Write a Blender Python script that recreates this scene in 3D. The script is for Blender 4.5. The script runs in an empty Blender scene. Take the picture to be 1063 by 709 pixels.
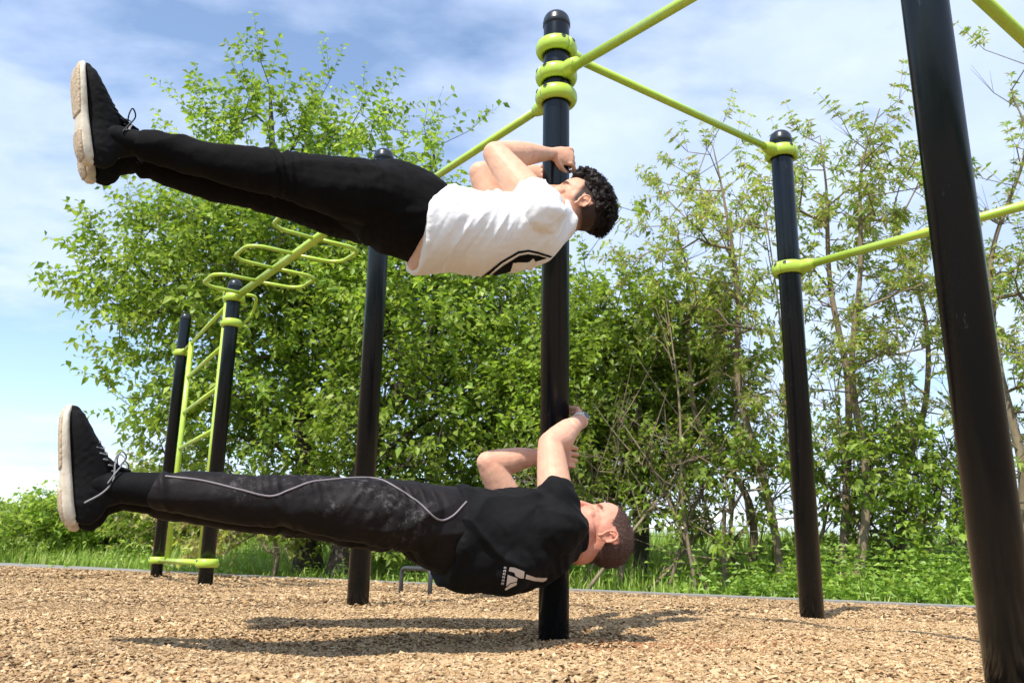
import bpy, math, random
import numpy as np
from mathutils import Vector
from mathutils.bvhtree import BVHTree
R = math.radians
rng = np.random.default_rng(7)
random.seed(7)
scene = bpy.context.scene
C = scene.collection
A = np.array

# ------------------------------------------------------------------ camera model
FPX, TH, RO, HC = 890.4, R(14.24), R(1.004), 0.258
cam_p = A([0, 0, HC])
_f = A([0, math.cos(TH), math.sin(TH)]); _u0 = A([0, -math.sin(TH), math.cos(TH)]); _r0 = A([1., 0, 0])
cr, sr = math.cos(RO), math.sin(RO)
def ray(px, py):
    a, b = px - 531.5, py - 354.5
    u, v = cr*a + sr*b, -sr*a + cr*b
    return _f + _r0*(u/FPX) - _u0*(v/FPX)
def atY(px, py, Y):
    d = ray(px, py); return cam_p + d*(Y/d[1])
def atZ(px, py, z=0.):
    d = ray(px, py); return cam_p + d*((z-HC)/d[2])
def proj(P):
    q = A(P) - cam_p; z = q@_f
    u, v = FPX*(q@_r0)/z, -FPX*(q@_u0)/z
    return 531.5 + cr*u - sr*v, 354.5 + sr*u + cr*v
cd = bpy.data.cameras.new('camera'); cam = bpy.data.objects.new('camera', cd); C.objects.link(cam)
cd.sensor_width = 22.3; cd.sensor_fit = 'HORIZONTAL'; cd.lens = FPX/1063*22.3
cd.clip_start = .05; cd.clip_end = 3000
rt = _r0*cr + _u0*sr; up = _u0*cr - _r0*sr
# image x axis in camera plane = rt, image up = up
from mathutils import Matrix
M = Matrix(((rt[0], up[0], -_f[0], 0), (rt[1], up[1], -_f[1], 0), (rt[2], up[2], -_f[2], HC), (0, 0, 0, 1)))
cam.matrix_world = M
cd.dof.use_dof = True; cd.dof.focus_distance = 3.05; cd.dof.aperture_fstop = 5.0
scene.camera = cam

# ------------------------------------------------------------------ node helpers
def mat(name, rough=.5, col=(.5, .5, .5), spec=.5, metal=0., coat=0.):
    m = bpy.data.materials.new(name); m.use_nodes = True
    b = m.node_tree.nodes['Principled BSDF']
    b.inputs['Base Color'].default_value = (*col, 1); b.inputs['Roughness'].default_value = rough
    b.inputs['Specular IOR Level'].default_value = spec; b.inputs['Metallic'].default_value = metal
    b.inputs['Coat Weight'].default_value = coat
    return m
def N(m, t, **kw):
    n = m.node_tree.nodes.new(t)
    for k, v in kw.items():
        if k in n.inputs: n.inputs[k].default_value = v
        else: setattr(n, k, v)
    return n
def L(m, a, b): m.node_tree.links.new(a, b)
def B(m): return m.node_tree.nodes['Principled BSDF']
def coords(m, out='Object'):
    return N(m, 'ShaderNodeTexCoord').outputs[out]
def noise(m, scale, detail=4, rough=.55, vec=None, stretch=None):
    n = N(m, 'ShaderNodeTexNoise'); n.inputs['Scale'].default_value = scale
    n.inputs['Detail'].default_value = detail; n.inputs['Roughness'].default_value = rough
    v = vec or coords(m)
    if stretch:
        mp = N(m, 'ShaderNodeMapping'); mp.inputs['Scale'].default_value = stretch
        L(m, v, mp.inputs['Vector']); v = mp.outputs[0]
    L(m, v, n.inputs['Vector']); return n.outputs['Fac']
def ramp(m, fac, stops):
    r = N(m, 'ShaderNodeValToRGB'); e = r.color_ramp.elements
    while len(e) < len(stops): e.new(.5)
    for el, (p, c) in zip(e, stops): el.position = p; el.color = (*c, 1) if len(c) == 3 else c
    L(m, fac, r.inputs['Fac']); return r.outputs['Color']
def bump(m, h, strength=.3, dist=.01, normal=None):
    b = N(m, 'ShaderNodeBump'); b.inputs['Strength'].default_value = strength; b.inputs['Distance'].default_value = dist
    L(m, h, b.inputs['Height'])
    if normal: L(m, normal, b.inputs['Normal'])
    return b.outputs['Normal']
def mixc(m, fac, a, b, mode='MIX'):
    n = N(m, 'ShaderNodeMix'); n.data_type = 'RGBA'; n.blend_type = mode
    for s, v in ((0, fac), (6, a), (7, b)):
        if isinstance(v, (int, float)): n.inputs[s].default_value = v
        elif isinstance(v, tuple): n.inputs[s].default_value = (*v, 1)
        else: L(m, v, n.inputs[s])
    return n.outputs[2]
def attr(m, name='Col'):
    n = N(m, 'ShaderNodeAttribute'); n.attribute_name = name; return n.outputs['Color']

# materials
m_post = mat('black_powder_coat', .17, (.008, .010, .014), .4)
_sc = noise(m_post, 9, 6, .7, stretch=(1, 1, .25)); _s2 = noise(m_post, 26, 8, .72, stretch=(1, 1, .45))
_c = ramp(m_post, _sc, [(.60, (.003, .0045, .007)), (.74, (.018, .022, .028))])
_c2 = ramp(m_post, _s2, [(.66, (0, 0, 0)), (.78, (.12, .125, .13))])
L(m_post, mixc(m_post, 1., _c, _c2, 'ADD'), B(m_post).inputs['Base Color'])
L(m_post, ramp(m_post, _sc, [(.35, (.13,)*3), (.75, (.38,)*3)]), B(m_post).inputs['Roughness'])
L(m_post, bump(m_post, noise(m_post, 220, 2), .06, .002), B(m_post).inputs['Normal'])
B(m_post).inputs['Specular IOR Level'].default_value = .36
B(m_post).inputs['Specular Tint'].default_value = (.86, .93, 1., 1)
m_cap = mat('black_plastic_cap', .3, (.012, .016, .02), .5)
m_lime = mat('lime_paint', .3, (.42, .60, .05), .5, coat=.2)
_n = noise(m_lime, 14, 5)
L(m_lime, ramp(m_lime, _n, [(.3, (.38, .545, .05)), (.7, (.46, .62, .07))]), B(m_lime).inputs['Base Color'])
L(m_lime, bump(m_lime, noise(m_lime, 300, 2), .05, .002), B(m_lime).inputs['Normal'])
m_bolt = mat('dark_steel', .3, (.08, .09, .08), .5, metal=.8)
m_greybar = mat('grey_steel', .38, (.07, .075, .08), .5, metal=.4)

def skin_mat(name):
    m = mat(name, .55, (.6, .38, .28), .3)
    b = B(m); n = noise(m, 35, 5)
    c = mixc(m, .22, attr(m), ramp(m, n, [(.3, (.42, .19, .13)), (.7, (.82, .62, .5))]), 'SOFT_LIGHT')
    L(m, c, b.inputs['Base Color'])
    b.inputs['Subsurface Weight'].default_value = .12; b.inputs['Subsurface Radius'].default_value = (.012, .005, .003)
    b.inputs['Subsurface Scale'].default_value = 1.0
    L(m, bump(m, noise(m, 380, 3), .12, .002), b.inputs['Normal']); return m
m_skin = skin_mat('skin')
def cloth_mat(name, col, rough=.85, sheen=.15, var=.25, spec=.2):
    m = mat(name, rough, col, spec); b = B(m)
    n = noise(m, 12, 5)
    dark = tuple(c*(1-var) for c in col); li = tuple(min(1, c*(1+var)) for c in col)
    L(m, ramp(m, n, [(.3, dark), (.7, li)]), b.inputs['Base Color'])
    b.inputs['Sheen Weight'].default_value = sheen; b.inputs['Sheen Roughness'].default_value = .5
    h = noise(m, 700, 2); h2 = noise(m, 45, 4, .6)
    L(m, bump(m, h, .15, .001, bump(m, h2, .35, .006)), b.inputs['Normal'])
    return m
m_white = cloth_mat('white_cotton', (.82, .82, .835), .8, .05, .03)
m_blackshirt = cloth_mat('black_jersey', (.0055, .0055, .006), .8, .012, spec=.12)
m_sweat = cloth_mat('black_sweatpants', (.0042, .0038, .0040), .85, .008, spec=.1)
m_tight = cloth_mat('black_tights', (.004, .004, .0045), .75, .005, spec=.12)
m_track = cloth_mat('brown_black_trousers', (.0065, .0042, .0046), .65, .006, spec=.2)
_old = B(m_track).inputs['Base Color'].links[0].from_socket
_dust = N(m_track, 'ShaderNodeMath', operation='MULTIPLY')
_sep = N(m_track, 'ShaderNodeSeparateColor'); L(m_track, attr(m_track), _sep.inputs[0])
L(m_track, _sep.outputs[0], _dust.inputs[0])
L(m_track, ramp(m_track, noise(m_track, 38, 7, .75), [(.52, (0,)*3), (.74, (.8,)*3)]), _dust.inputs[1])
L(m_track, mixc(m_track, _dust.outputs[0], _old, (.16, .145, .145)), B(m_track).inputs['Base Color'])
m_piping = mat('grey_piping', .6, (.19, .165, .175))
m_knit = cloth_mat('black_knit', (.006, .006, .0065), .8, .015, spec=.12)
L(m_knit, bump(m_knit, noise(m_knit, 420, 2), .5, .002), B(m_knit).inputs['Normal'])
m_sole = mat('cream_rubber', .6, (.74, .63, .48))
L(m_sole, ramp(m_sole, noise(m_sole, 30, 6, .7), [(.3, (.50, .42, .30)), (.6, (.66, .60, .48))]), B(m_sole).inputs['Base Color'])
m_tread = mat('tan_tread', .75, (.4, .3, .2), .2)
L(m_tread, ramp(m_tread, noise(m_tread, 60, 6, .7), [(.3, (.34, .25, .17)), (.6, (.56, .44, .31))]), B(m_tread).inputs['Base Color'])
_v = N(m_sole, 'ShaderNodeTexVoronoi'); _v.inputs['Scale'].default_value = 110; L(m_sole, coords(m_sole), _v.inputs['Vector'])
L(m_sole, bump(m_sole, noise(m_sole, 60, 3), .1, .002), B(m_sole).inputs['Normal'])
_v = N(m_tread, 'ShaderNodeTexVoronoi'); _v.inputs['Scale'].default_value = 120; L(m_tread, coords(m_tread), _v.inputs['Vector'])
L(m_tread, bump(m_tread, _v.outputs['Distance'], .45, .003), B(m_tread).inputs['Normal'])
m_lace = mat('black_lace', .7, (.02, .02, .022))
m_lacegrey = mat('grey_lace', .7, (.2, .2, .21))
m_hair = mat('dark_hair', .6, (.010, .006, .0045), .2)
m_hair2 = mat('cropped_hair', .6, (.05, .022, .016), .4)
L(m_hair2, ramp(m_hair2, noise(m_hair2, 260, 3), [(.35, (.035, .017, .012)), (.7, (.17, .085, .062))]), B(m_hair2).inputs['Base Color'])
L(m_hair2, bump(m_hair2, noise(m_hair2, 420, 2), .8, .004), B(m_hair2).inputs['Normal'])
m_printblack = mat('black_print', .8, (.004, .004, .005), .1)
m_printwhite = mat('cracked_white_print', .6, (.6, .55, .52))
m_watch = mat('pale_watch_band', .4, (.6, .58, .52))
m_watchface = mat('watch_glass', .1, (.05, .06, .07))
m_eye = mat('eye', .15, (.6, .58, .55))

def leaf_mat(name, transl=.45):
    m = mat(name, .45, (.1, .18, .03), .35); b = B(m); nt = m.node_tree
    L(m, attr(m), b.inputs['Base Color'])
    t = N(m, 'ShaderNodeBsdfTranslucent'); mx = N(m, 'ShaderNodeMixShader'); mx.inputs[0].default_value = transl
    L(m, mixc(m, 1., attr(m), (1., 1., .55), 'MULTIPLY'), t.inputs['Color'])
    L(m, b.outputs[0], mx.inputs[1]); L(m, t.outputs[0], mx.inputs[2])
    L(m, mx.outputs[0], nt.nodes['Material Output'].inputs['Surface']); return m
m_leaf = leaf_mat('leaf', .55)
m_grass = leaf_mat('grass', .4)
def bark_mat(name, a, b_):
    m = mat(name, .9, a, .2)
    n = noise(m, 6, 6, .7, stretch=(1, 1, .3)); L(m, ramp(m, n, [(.35, a), (.65, b_)]), B(m).inputs['Base Color'])
    L(m, bump(m, noise(m, 30, 5, .7, stretch=(1, 1, .25)), .7, .02), B(m).inputs['Normal']); return m
m_bark = bark_mat('dark_bark', (.045, .035, .026), (.12, .10, .08))
m_barklight = bark_mat('pale_bark', (.13, .10, .065), (.28, .22, .14))
m_chipbase = mat('wood_chip_bed', .9, (.4, .27, .15), .2)
L(m_chipbase, ramp(m_chipbase, noise(m_chipbase, 55, 8, .75), [(.3, (.08, .05, .028)), (.45, (.28, .19, .11)), (.7, (.44, .32, .2))]), B(m_chipbase).inputs['Base Color'])
L(m_chipbase, bump(m_chipbase, noise(m_chipbase, 60, 6, .8), 1., .02), B(m_chipbase).inputs['Normal'])
m_chip = mat('wood_chip', .8, (.5, .35, .2), .2)
L(m_chip, mixc(m_chip, .35, attr(m_chip), ramp(m_chip, noise(m_chip, 130, 4, .7, stretch=(1, 3, 1)), [(.3, (.32, .2, .1)), (.7, (.9, .75, .55))]), 'OVERLAY'), B(m_chip).inputs['Base Color'])
m_soil = mat('grassy_soil', .95, (.05, .07, .02), .1)
L(m_soil, ramp(m_soil, noise(m_soil, 3, 8, .7), [(.35, (.035, .05, .014)), (.55, (.06, .10, .025)), (.75, (.10, .13, .04))]), B(m_soil).inputs['Base Color'])
m_path = mat('pale_edging', .85, (.4, .4, .38), .2)
L(m_path, ramp(m_path, noise(m_path, 18, 7, .7), [(.3, (.17, .165, .15)), (.7, (.30, .29, .27))]), B(m_path).inputs['Base Color'])

# ------------------------------------------------------------------ mesh helpers
def np_mesh(name, V, F, colors=None, smooth=False):
    """V (n,3); F list of arrays each (k,3) or (k,4)."""
    me = bpy.data.meshes.new(name)
    if not isinstance(F, (list, tuple)): F = [F]
    F = [A(f, dtype=np.int32) for f in F if len(f)]
    loops = np.concatenate([f.ravel() for f in F]); tot = np.concatenate([np.full(len(f), f.shape[1], np.int32) for f in F])
    st = np.concatenate([[0], np.cumsum(tot)[:-1]]).astype(np.int32)
    me.vertices.add(len(V)); me.vertices.foreach_set('co', np.ascontiguousarray(V, dtype=np.float32).ravel())
    me.loops.add(len(loops)); me.loops.foreach_set('vertex_index', loops)
    me.polygons.add(len(tot)); me.polygons.foreach_set('loop_start', st); me.polygons.foreach_set('loop_total', tot)
    me.polygons.foreach_set('use_smooth', np.full(len(tot), smooth))
    if colors is not None:
        ca = me.color_attributes.new('Col', 'FLOAT_COLOR', 'POINT')
        c4 = np.ones((len(V), 4), np.float32); c4[:, :3] = colors; ca.data.foreach_set('color', c4.ravel())
    me.update(calc_edges=True); me.validate()
    return me
class G:
    """collects closed shapes (tris+quads) into one mesh"""
    def __init__(s): s.V = []; s.T = []; s.Q = []; s.n = 0
    def add(s, V, T=None, Q=None):
        V = A(V, float)
        if T is not None and len(T): s.T.append(A(T)+s.n)
        if Q is not None and len(Q): s.Q.append(A(Q)+s.n)
        s.V.append(V); s.n += len(V); return s
    def data(s):
        V = np.concatenate(s.V); F = []
        if s.T: F.append(np.concatenate(s.T))
        if s.Q: F.append(np.concatenate(s.Q))
        return V, F
def link(name, me, material, parent=None, origin=None, mats=None):
    o = bpy.data.objects.new(name, me); C.objects.link(o)
    for m in (mats or [material]): me.materials.append(m)
    if origin is not None:
        me.transform(Matrix.Translation(-Vector(origin)))
        o.location = Vector(origin) - (world_loc(parent) if parent else Vector((0, 0, 0)))
    elif parent:
        w = world_loc(parent); me.transform(Matrix.Translation(-w))
    if parent: o.parent = parent
    return o
def world_loc(o):
    v = Vector((0, 0, 0))
    while o: v = v + Vector(o.location); o = o.parent
    return v
def empty(name, loc, label, cat, group=None):
    o = bpy.data.objects.new(name, None); C.objects.link(o); o.location = loc; o.empty_display_size = .1
    tag(o, label, cat, group); return o
def tag(o, label=None, cat=None, group=None, kind=None):
    if label: o['label'] = label
    if cat: o['category'] = cat
    if group: o['group'] = group
    if kind: o['kind'] = kind
    return o
def unit(v): v = A(v, float); return v/np.linalg.norm(v)
def perp(t, hint=(0, 0, 1)):
    t = unit(t); h = A(hint, float)
    if abs(t@unit(h)) > .97: h = A([1., 0, 0])
    return unit(np.cross(np.cross(t, h), t))
def catmull(P, n):
    P = A(P, float); m = len(P)
    if m < 3: 
        t = np.linspace(0, m-1, n)[:, None]; return P[0]+(P[-1]-P[0])*t/(m-1)
    E_ = np.vstack([2*P[0]-P[1], P, 2*P[-1]-P[-2]]); out = []
    for t in np.linspace(0, m-1, n):
        i = min(int(t), m-2); u = t-i; p0, p1, p2, p3 = E_[i:i+4]
        out.append(.5*((2*p1)+(-p0+p2)*u+(2*p0-5*p1+4*p2-p3)*u*u+(-p0+3*p1-3*p2+p3)*u**3))
    return A(out)
def loft(g, pts, ra, rb=None, side=(0, 0, 1), n=20, steps=None, caps='round', power=1.):
    """closed elliptical tube; ra = radius along side vector, rb = across"""
    pts = A(pts, float); k = len(pts)
    ra = np.broadcast_to(A(ra, float), (k,)); rb = ra if rb is None else np.broadcast_to(A(rb, float), (k,))
    if steps is None: steps = max(2, (k-1)*6+1) if k > 2 else 6
    D = catmull(np.column_stack([pts, ra, rb]), steps)
    P, a, b = D[:, :3], np.maximum(D[:, 3], 1e-4), np.maximum(D[:, 4], 1e-4)
    T = np.gradient(P, axis=0); T /= np.linalg.norm(T, axis=1)[:, None]
    rows = []; 
    def add_ring(c, t, aa, bb, s): 
        w = np.cross(t, s); th = np.linspace(0, 2*math.pi, n, endpoint=False)
        cx, sx = np.cos(th), np.sin(th)
        if power != 1.: cx = np.sign(cx)*abs(cx)**power; sx = np.sign(sx)*abs(sx)**power
        rows.append(c + cx[:, None]*aa*s + sx[:, None]*bb*w)
    S = []; s = perp(T[0], side)
    for t in T:
        s = s - (s@t)*t
        s = unit(s); S.append(s)
    if caps == 'round':
        r0 = min(a[0], b[0]); r1 = min(a[-1], b[-1])
        for q in (80, 55, 28):
            add_ring(P[0]-T[0]*r0*math.sin(R(q)), T[0], a[0]*math.cos(R(q)), b[0]*math.cos(R(q)), S[0])
    if caps == 'hem': add_ring(P[0]-T[0]*.004, T[0], a[0]-.012, b[0]-.012, S[0])
    for i in range(len(P)): add_ring(P[i], T[i], a[i], b[i], S[i])
    if caps == 'hem': add_ring(P[-1]+T[-1]*.004, T[-1], a[-1]-.012, b[-1]-.012, S[-1])
    if caps == 'round':
        for q in (28, 55, 80):
            add_ring(P[-1]+T[-1]*r1*math.sin(R(q)), T[-1], a[-1]*math.cos(R(q)), b[-1]*math.cos(R(q)), S[-1])
    m = len(rows); V = np.concatenate(rows)
    V = np.vstack([V, rows[0].mean(0), rows[-1].mean(0)])
    idx = np.arange(m*n).reshape(m, n); nx = np.roll(idx, -1, axis=1)
    Q = np.stack([idx[:-1], nx[:-1], nx[1:], idx[1:]], -1).reshape(-1, 4)
    c0, c1 = m*n, m*n+1
    T_ = [(c0, nx[0][j], idx[0][j]) for j in range(n)] + [(c1, idx[-1][j], nx[-1][j]) for j in range(n)]
    g.add(V, T_, Q); return g
def tube(g, pts, r, n=12, steps=None, bend=False, caps='flat'):
    return loft(g, pts, r, n=n, steps=steps or (len(pts) if not bend else None), caps=caps)
def straight(g, pts, r, n=12):
    """polyline tube without spline overshoot"""
    pts = A(pts, float); T = np.gradient(pts, axis=0); rows = []
    s = perp(T[0])
    for p, t in zip(pts, T):
        t = unit(t); s = unit(s-(s@t)*t); w = np.cross(t, s)
        th = np.linspace(0, 2*math.pi, n, endpoint=False)
        rows.append(p + r*(np.cos(th)[:, None]*s + np.sin(th)[:, None]*w))
    m = len(rows); V = np.vstack(rows + [rows[0].mean(0), rows[-1].mean(0)])
    idx = np.arange(m*n).reshape(m, n); nx = np.roll(idx, -1, axis=1)
    Q = np.stack([idx[:-1], nx[:-1], nx[1:], idx[1:]], -1).reshape(-1, 4)
    T_ = [(m*n, nx[0][j], idx[0][j]) for j in range(n)] + [(m*n+1, idx[-1][j], nx[-1][j]) for j in range(n)]
    g.add(V, T_, Q); return g
def fillet(pts, rad, k=6):
    pts = A(pts, float); out = [pts[0]]
    for i in range(1, len(pts)-1):
        a, b, c = pts[i-1], pts[i], pts[i+1]
        u, v = unit(a-b), unit(c-b); d = min(rad, np.linalg.norm(a-b)*.45, np.linalg.norm(c-b)*.45)
        for t in np.linspace(0, 1, k):
            out.append((1-t)**2*(b+u*d)+2*t*(1-t)*b+t*t*(b+v*d))
    out.append(pts[-1]); return A(out)
def ellipsoid(g, c, r, frame=None, nu=20, nv=12):
    th = np.linspace(0, 2*math.pi, nu, endpoint=False); ph = np.linspace(-math.pi/2, math.pi/2, nv+1)[1:-1]
    P = A([[math.cos(p)*math.cos(t), math.cos(p)*math.sin(t), math.sin(p)] for p in ph for t in th])
    P = np.vstack([P, [0, 0, -1], [0, 0, 1]])*A(r)
    if frame is not None: P = P@A(frame)
    m = len(ph); idx = np.arange(m*nu).reshape(m, nu); nx = np.roll(idx, -1, axis=1)
    Q = np.stack([idx[:-1], nx[:-1], nx[1:], idx[1:]], -1).reshape(-1, 4)
    T_ = [(m*nu, nx[0][j], idx[0][j]) for j in range(nu)] + [(m*nu+1, idx[-1][j], nx[-1][j]) for j in range(nu)]
    g.add(P+A(c), T_, Q); return g
def box(g, c, h, frame=None):
    P = A([[x, y, z] for x in (-1, 1) for y in (-1, 1) for z in (-1, 1)], float)*A(h)
    if frame is not None: P = P@A(frame)
    g.add(P+A(c), None, [(0, 1, 3, 2), (4, 6, 7, 5), (0, 4, 5, 1), (2, 3, 7, 6), (0, 2, 6, 4), (1, 5, 7, 3)]); return g
def revolve(g, prof, c, n=36, ax=(0, 0, 1)):
    """closed profile of (r, z) around vertical axis at c"""
    ax = unit(ax); s = perp(ax, (1, 0, 0)); w = np.cross(ax, s)
    th = np.linspace(0, 2*math.pi, n, endpoint=False); k = len(prof)
    V = A([A(c)+r*(math.cos(t)*s+math.sin(t)*w)+z*ax for t in th for r, z in prof])
    idx = np.arange(n*k).reshape(n, k)
    a = idx; b = np.roll(idx, -1, axis=0)
    Q = np.stack([a[:, :-1], b[:, :-1], b[:, 1:], a[:, 1:]], -1).reshape(-1, 4)
    g.add(V, None, Q); return g

# value noise (numpy)
def vnoise(P, seed=0):
    P = A(P, float)+seed*17.31; i = np.floor(P).astype(np.int64); f = P-i; f = f*f*(3-2*f)
    def h(ix, iy, iz):
        n = (ix*374761393+iy*668265263+iz*2147483647+seed*974711) & 0x7fffffff
        n = ((n ^ (n >> 13))*1274126177) & 0x7fffffff
        return ((n ^ (n >> 16)) & 0xffff)/65535.
    r = 0
    for dx in (0, 1):
        for dy in (0, 1):
            for dz in (0, 1):
                w = (f[..., 0] if dx else 1-f[..., 0])*(f[..., 1] if dy else 1-f[..., 1])*(f[..., 2] if dz else 1-f[..., 2])
                r = r+w*h(i[..., 0]+dx, i[..., 1]+dy, i[..., 2]+dz)
    return r*2-1
def fbm(P, seed=0, o=3):
    return sum(vnoise(A(P)*2**k, seed+k)*.5**k for k in range(o))

def remesh(g, vox, smooth=2, disp=None):
    V, F = g.data(); me = np_mesh('tmp', V, F)
    o = bpy.data.objects.new('tmp', me); C.objects.link(o)
    m = o.modifiers.new('r', 'REMESH'); m.mode = 'VOXEL'; m.voxel_size = vox; m.adaptivity = 0
    dg = bpy.context.evaluated_depsgraph_get(); dg.update()
    me2 = bpy.data.meshes.new_from_object(o.evaluated_get(dg))
    bpy.data.objects.remove(o); bpy.data.meshes.remove(me)
    n = len(me2.vertices); co = np.empty(n*3, np.float32); me2.vertices.foreach_get('co', co); co = co.reshape(-1, 3).astype(float)
    ne = len(me2.edges); ed = np.empty(ne*2, np.int32); me2.edges.foreach_get('vertices', ed); ed = ed.reshape(-1, 2)
    deg = np.bincount(ed.ravel(), minlength=n)[:, None]
    def lap(x):
        s = np.zeros_like(x)
        for c in range(x.shape[1]):
            s[:, c] = np.bincount(ed[:, 0], x[ed[:, 1], c], n)+np.bincount(ed[:, 1], x[ed[:, 0], c], n)
        return s/np.maximum(deg, 1)
    for _ in range(smooth): co = co*.4+lap(co)*.6
    if disp is not None:
        me2.vertices.foreach_set('co', co.astype(np.float32).ravel()); me2.update()
        nr = np.empty(n*3, np.float32); me2.vertices.foreach_get('normal', nr); nr = nr.reshape(-1, 3)
        co = disp(co, nr)
        co = co*.7+lap(co)*.3
    me2.vertices.foreach_set('co', co.astype(np.float32).ravel())
    me2.polygons.foreach_set('use_smooth', np.ones(len(me2.polygons), bool)); me2.update()
    me2.materials.clear()
    return me2, co
def set_col(me, col):
    ca = me.color_attributes.new('Col', 'FLOAT_COLOR', 'POINT'); c4 = np.ones((len(me.vertices), 4), np.float32)
    c4[:, :3] = col; ca.data.foreach_set('color', c4.ravel())
def bvh_of(me):
    return BVHTree.FromPolygons([v.co[:] for v in me.vertices], [p.vertices[:] for p in me.polygons])

# ------------------------------------------------------------------ world and sun
SUN = unit((-.30, -.55, 1.0))          # direction towards the sun
world = bpy.data.worlds.new('World'); scene.world = world; world.use_nodes = True
nt = world.node_tree; bg = nt.nodes['Background']
sky = nt.nodes.new('ShaderNodeTexSky'); sky.sky_type = 'NISHITA'; sky.sun_disc = False
el = math.asin(SUN[2]); az = math.atan2(SUN[0], SUN[1])
sky.sun_elevation = el; sky.sun_rotation = az
sky.air_density = 1.1; sky.dust_density = .25; sky.ozone_density = 1.5
class W: node_tree = nt
tc = nt.nodes.new('ShaderNodeTexCoord').outputs['Generated']
sx = nt.nodes.new('ShaderNodeSeparateXYZ'); nt.links.new(tc, sx.inputs[0])
# clouds on a flat layer: direction divided by its height
dv = nt.nodes.new('ShaderNodeVectorMath'); dv.operation = 'DIVIDE'
mxz = nt.nodes.new('ShaderNodeMath'); mxz.operation = 'MAXIMUM'; mxz.inputs[1].default_value = .03
adz = nt.nodes.new('ShaderNodeMath'); adz.operation = 'ADD'; adz.inputs[1].default_value = .12
nt.links.new(sx.outputs[2], mxz.inputs[0]); nt.links.new(mxz.outputs[0], adz.inputs[0])
cb = nt.nodes.new('ShaderNodeCombineXYZ')
for i in range(3): nt.links.new(adz.outputs[0], cb.inputs[i])
nt.links.new(tc, dv.inputs[0]); nt.links.new(cb.outputs[0], dv.inputs[1])
n1 = noise(W, 1.15, 7, .55, dv.outputs[0], (1.0, 1.5, 0.0)); n2 = noise(W, .5, 3, .5, dv.outputs[0], (1.3, 1, 0.0))
ad = nt.nodes.new('ShaderNodeMath'); ad.operation = 'ADD'; nt.links.new(n1, ad.inputs[0]); nt.links.new(n2, ad.inputs[1])
# cloud cover grows towards the right-hand side of the view
sx2 = nt.nodes.new('ShaderNodeMath'); sx2.operation = 'MULTIPLY_ADD'; sx2.inputs[1].default_value = .16; nt.links.new(sx.outputs[0], sx2.inputs[0]); nt.links.new(ad.outputs[0], sx2.inputs[2])
mask = ramp(W, sx2.outputs[0], [(.84, (.05,)*3), (1.36, (.76,)*3)])
n3 = noise(W, 1.9, 6, .6, dv.outputs[0], (1.2, 1.0, 0.0))
CLOUD = ramp(W, n3, [(.35, (.33, .40, .555)), (.7, (.47, .53, .645))])
cs = nt.nodes.new('ShaderNodeVectorMath'); cs.operation = 'SCALE'; cs.inputs['Scale'].default_value = 10.; nt.links.new(CLOUD, cs.inputs[0])
mx = mixc(W, mask, sky.outputs[0], cs.outputs[0])
nt.links.new(mx, bg.inputs['Color']); bg.inputs['Strength'].default_value = .15
sl = bpy.data.lights.new('sun', 'SUN'); sl.energy = 4.4; sl.angle = R(.53); sl.color = (1, .95, .87)
so = bpy.data.objects.new('sun', sl); C.objects.link(so)
so.rotation_euler = Vector(SUN).to_track_quat('Z', 'Y').to_euler()
vs = scene.view_settings; vs.view_transform = 'Standard'; vs.look = 'None'; vs.exposure = 0.6; vs.gamma = 1

# ------------------------------------------------------------------ ground
KA, KB = atZ(-60, 585.5), atZ(1040, 633.8)       # line of the edging
kd = unit(KB-KA); kn = A([-kd[1], kd[0], 0])     # normal pointing away from camera
if kn[1] < 0: kn = -kn
def kdist(X, Y): return (X-KA[0])*kn[0]+(Y-KA[1])*kn[1]
def bed(X, Y):
    X, Y = np.asarray(X, float), np.asarray(Y, float)
    P = np.stack([X, Y, 0*X], -1)
    z = .014*vnoise(P*1.7, 3)+.010*vnoise(P*4.3, 4)+.005*vnoise(P*9.5, 6)
    z = z+.030*np.exp(-(((X-.22)/.22)**2+((Y-3.10)/.13)**2))
    dy = Y-(3.20+.30*X); z = z-.046*np.exp(-(((X+.05)/.95)**4+np.where(dy < 0, (dy/.60)**2, (dy/.17)**2)))
    for bx, by, bh in ((-.78, 4.67, .008), (1.463, 4.309, .002), (-2.34, 6.9, .02), (-3.54, 8.97, .02)): z = z+bh*np.exp(-((X-bx-.03)**2+(Y-by+.05)**2)/.13**2)
    return z*np.clip(-kdist(X, Y)/.5, 0, 1)
def verge(X, Y):
    d = kdist(np.asarray(X, float), np.asarray(Y, float))
    return np.where(d > 0, .055*np.clip(d, 0, 9)**1.0, 0)-.03
def grid(x0, x1, y0, y1, nx, ny):
    X, Y = np.meshgrid(np.linspace(x0, x1, nx), np.linspace(y0, y1, ny)); i = np.arange(nx*ny).reshape(ny, nx)
    Q = np.stack([i[:-1, :-1], i[:-1, 1:], i[1:, 1:], i[1:, :-1]], -1).reshape(-1, 4); return X.ravel(), Y.ravel(), Q
# far terrain sheet (under everything)
def wgrid(a, n): t = np.linspace(-1, 1, n); return np.sign(t)*(abs(t)**3)*a
gx, gy = wgrid(1500, 121), wgrid(1500, 121)
X, Y = np.meshgrid(gx, gy); ii = np.arange(121*121).reshape(121, 121)
Q = np.stack([ii[:-1, :-1], ii[:-1, 1:], ii[1:, 1:], ii[1:, :-1]], -1).reshape(-1, 4)
Z = verge(X.ravel(), Y.ravel())-.06
link_o = link('ground', np_mesh('ground', np.column_stack([X.ravel(), Y.ravel(), Z]), Q, smooth=True), m_soil); tag(link_o, kind='structure')
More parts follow.
